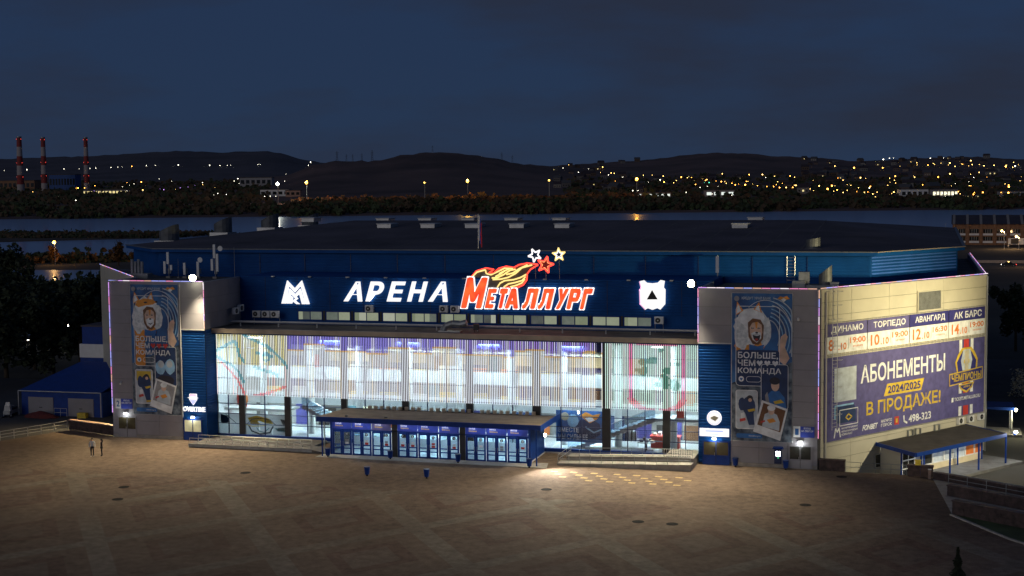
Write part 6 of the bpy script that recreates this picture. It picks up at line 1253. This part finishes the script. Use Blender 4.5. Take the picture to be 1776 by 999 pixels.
for i, (x, y, h, c, lb) in enumerate(((109.9, 440, 6.7, 'y', 'street lamp with a yellow light before the brick building, tallest of the pair'), (115.1, 440, 4.6, 'y', 'street lamp with a yellow light before the brick building, shorter of the pair'), (113, 330, 9, 'w', 'pale street lamp leaning over the road at the building end'))):
    t = thing('street_lamp', lb, 'street lamp', (x, y, -2)); MB().cyl((0, 0, 0), (0, 0, h), .14, .08, 8).build('post', M['steel'], t); MB().cyl((0, 0, h), (-1, -.4, h+.3), .06, n=6).build('arm', M['steel'], t); MB().sphere((-1, -.4, h+.2), .42).build('bulb', FL[c], t); light('POINT', 'street_light', (-1, -.8, h-.3), 1200, (1, .6, .28), .3, None, t)
t = thing('street_lamp', 'unlit thin lamp post among the trees beside the car park', 'street lamp', (97.5, 62, -1.9)); MB().cyl((0, 0, 0), (0, 0, 10.5), .1, .07, 8).build('post', M['steel'], t); MB().cyl((0, 0, 10.5), (-1.4, 0, 10.8), .05, n=6).build('arm', M['steel'], t)
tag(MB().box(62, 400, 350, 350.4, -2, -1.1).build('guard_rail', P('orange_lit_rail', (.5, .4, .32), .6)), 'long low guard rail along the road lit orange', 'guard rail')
def car(loc, rz, label, body, s=1, tail=True, taxi=False):
    t = thing('parked_car' if not taxi else 'taxi_car', label, 'car', loc, rz)
    pr_ = [(-2.1, .35), (-2.15, .75), (-1.5, .92), (-.9, 1.42), (.6, 1.45), (1.35, .95), (2.05, .85), (2.15, .35)]
    MB().plate(pr_, -.82, .82).build('body', body, t); MB().plate([(-1.35, .95), (-.85, 1.36), (.55, 1.38), (1.15, .96)], -.84, .84).build('window', M['darkglass'], t)
    for x in (-1.35, 1.35):
        for y in (-.8, .8): w = MB().cyl((x, y-.1, .33), (x, y+.1, .33), .33, n=14).build('wheel', M['tyre'], t); MB().cyl((x, y-.12, .33), (x, y+.12, .33), .18, n=10).build('rim', M['steel'], w)
    for y in (-.6, .6): MB().box(-2.2, -2.14, y-.15, y+.15, .6, .75).build('headlight', FL['w'], t); MB().box(2.1, 2.2, y-.18, y+.18, .62, .78).build('tail_light', TL, t)
    if taxi: MB().box(-.25, .1, -.2, .2, 1.45, 1.6).build('roof_light', FL['y'], t)
TL = farlamp('tail_red', (1, .06, .04), 5)
car((106, 331, -1.95), 0, 'dark taxi with lit roof light and headlights on the road behind the arena', P('car_paint_dark', (.03, .035, .04), .25), taxi=True)
car((-73, 90, -1.95), 2.2, 'dark car with red tail lights among the grove trees', P('car_paint_black', (.02, .02, .022), .25))
for i, (x, y, h, lit) in enumerate(((-64, 88, 3.4, 1), (-68, 101, 3.6, 0), (-66, 104, 4.6, 0), (-64, 98, 2.6, 0))):
    t = thing('globe_lamp', ['lit globe lamp on a short post beside the garden path', 'dim globe lamp on the garden path behind the garage tower'][0 if lit else 1], 'garden lamp', (x, y, -2), 0, None if lit else 'dim globe lamps on the garden path'); MB().cyl((0, 0, 0), (0, 0, h), .08, .06, 8).build('post', M['steel'], t); MB().sphere((0, 0, h+.25), .32, 12, 8).build('globe', M['lampw'] if lit else P('dim_globe', (.7, .75, .7), .5, 0, 0, emit=(.8, .95, .85), es=.45), t, smooth=True)
    if lit: light('POINT', 'globe_light', (0, -.6, h+.6), 220, (1, .92, .7), .3, None, t)
for x, y, z, lb in ((-210, 300, 6, 'orange shore lamp mirrored in the near water'), (-128, 262, 8, 'orange shore lamp beside the rusty autumn tree')):
    t = thing('street_lamp', lb, 'street lamp', (x, y, -2)); MB().cyl((0, 0, 0), (0, 0, z+2), .12, .08, 6).build('post', M['steel'], t); MB().sphere((0, -.3, z+2), .55, 8, 5).build('bulb', FL['o'], t); light('POINT', 'shore_light', (0, -1, z+1), 900, (1, .5, .15), .3, None, t)
t = thing('billboard', 'pale pink roadside hoarding behind the wing beside the shore lamp', 'hoarding', (-105, 240, -2)); MB().box(-4, 4, 0, .3, 4.5, 9).build('board', M['white'], t); MB().box(1, 3.6, -.06, -.01, 4.9, 8.5).build('picture', PR['brown'], t); MB().cyl((0, .2, 0), (0, .2, 4.5), .3).build('post', M['steel'], t)

# ------------------------------------------------------------------ two people on the plaza
def person(loc, rz, label, h, top, legs, shoes, hair, longhair=False, bag=False, arms=((.30, .0), (.30, .0))):
    t = thing('person', label, 'person', loc, rz); s = h/1.75
    V_ = []; E_ = []; RR = []; MT = []
    def jn(p, r, par=None):
        V_.append(Vector(p)*s); RR.append(r*s)
        if par is not None: E_.append((par, len(V_)-1))
        return len(V_)-1
    pel = jn((0, 0, .95), .135); bel = jn((0, 0, 1.1), .125, pel); che = jn((0, -.01, 1.3), .15, bel); sh = jn((0, 0, 1.43), .10, che); nk = jn((0, -.01, 1.52), .055, sh); hd = jn((0, -.02, 1.6), .085, nk); ht = jn((0, -.01, 1.70), .08, hd)
    jn((0, -.105, 1.615), .018, hd)
    for sd, (el, fw_) in zip((-1, 1), arms):
        a = jn((sd*.19, 0, 1.40), .065, sh); e = jn((sd*.25, .03, 1.13), .048, a); wr_ = jn((sd*(.10+.16*el/.3), -.05-fw_, .92+fw_*.6), .033, e); pm_ = jn((sd*(.10+.16*el/.3), -.07-fw_, .84+fw_*.7), .034, wr_)
        for f_ in range(4): jn((sd*(.10+.16*el/.3)+(f_-1.5)*.017, -.085-fw_-.01*f_, .755+fw_*.75+.008*abs(f_-1)), .009, pm_)
        jn((sd*(.06+.16*el/.3), -.11-fw_, .81+fw_*.7), .010, pm_)
    for sd in (-1, 1):
        hp = jn((sd*.095, 0, .88), .095, pel); kn = jn((sd*.105, -.015, .50), .062, hp); an = jn((sd*.11, .02, .09), .042, kn); jn((sd*.125, -.13, .035), .036, an)
    me = bpy.data.meshes.new('body'); me.from_pydata([v[:] for v in V_], E_, []); o = put('body', me, t)
    md = o.modifiers.new('skin', 'SKIN'); md.use_smooth_shade = True
    for i, v in enumerate(me.skin_vertices[0].data): v.radius = (RR[i], RR[i]*(.8 if i in (pel, bel, che) else 1)); v.use_root = (i == pel)
    ss = o.modifiers.new('sub', 'SUBSURF'); ss.levels = 1; ss.render_levels = 1
    bpy.context.view_layer.update(); dg = bpy.context.evaluated_depsgraph_get(); nm = bpy.data.meshes.new_from_object(o.evaluated_get(dg)); o.modifiers.clear(); o.data = nm; nm.name = 'body'
    nm.materials.clear()
    for m_ in (M['skin'], top, legs, shoes): nm.materials.append(m_)
    for p in nm.polygons:
        c = p.center/s; p.material_index = 3 if c.z < .085 else 2 if (c.z < .98 and abs(c.x) < .2 and c.y > -.12) else (0 if c.z > 1.475 or (abs(c.x) > .05 and c.z < .90+.0) or c.z < .86 else 1)
    b = MB().sphere(Vector((0, .012, 1.675))*s, .105*s, 12, 8)
    if longhair: b.sphere(Vector((0, .07, 1.52))*s, .085*s, 10, 6, sz=1.6)
    b.build('hair', hair, t, smooth=True)
    f = MB()
    for sx in (-.033, .033): f.sphere(Vector((sx, -.098, 1.63))*s, .011*s, 6, 4)
    f.build('eye', M['dark'], t); MB().box(-.025*s, .025*s, -.104*s, -.095*s, 1.572*s, 1.580*s).build('mouth', PR['brown'], t)
    for sx in (-1, 1): MB().sphere(Vector((sx*.092, 0, 1.62))*s, .022*s, 6, 4, sz=1.4).build('ear', M['skin'], t)
    if bag:
        MB().box(.16*s, .30*s, -.16*s, .08*s, .82*s, 1.05*s).build('bag', M['black'], t); MB().tube([(.2*s, -.05*s, 1.05*s), (.1*s, -.1*s, 1.25*s), (-.12*s, -.02*s, 1.45*s)], .012*s, 5).build('strap', M['black'], t)
person((3.9, -10.1, 0), .5, 'person in a pale shirt, dark trousers and white shoes standing on the plaza', 1.83, P('shirt_pale', (.55, .60, .66), .8, 0, .1), P('trousers_black', (.015, .015, .018), .8), PR['white'], M['black'])
person((4.7, -9.7, 0), -.9, 'person in dark clothes with a shoulder bag beside the pale shirted one', 1.70, P('top_dark', (.03, .028, .03), .8), P('trousers_dark', (.02, .02, .025), .8), M['black'], M['black'], True, True)
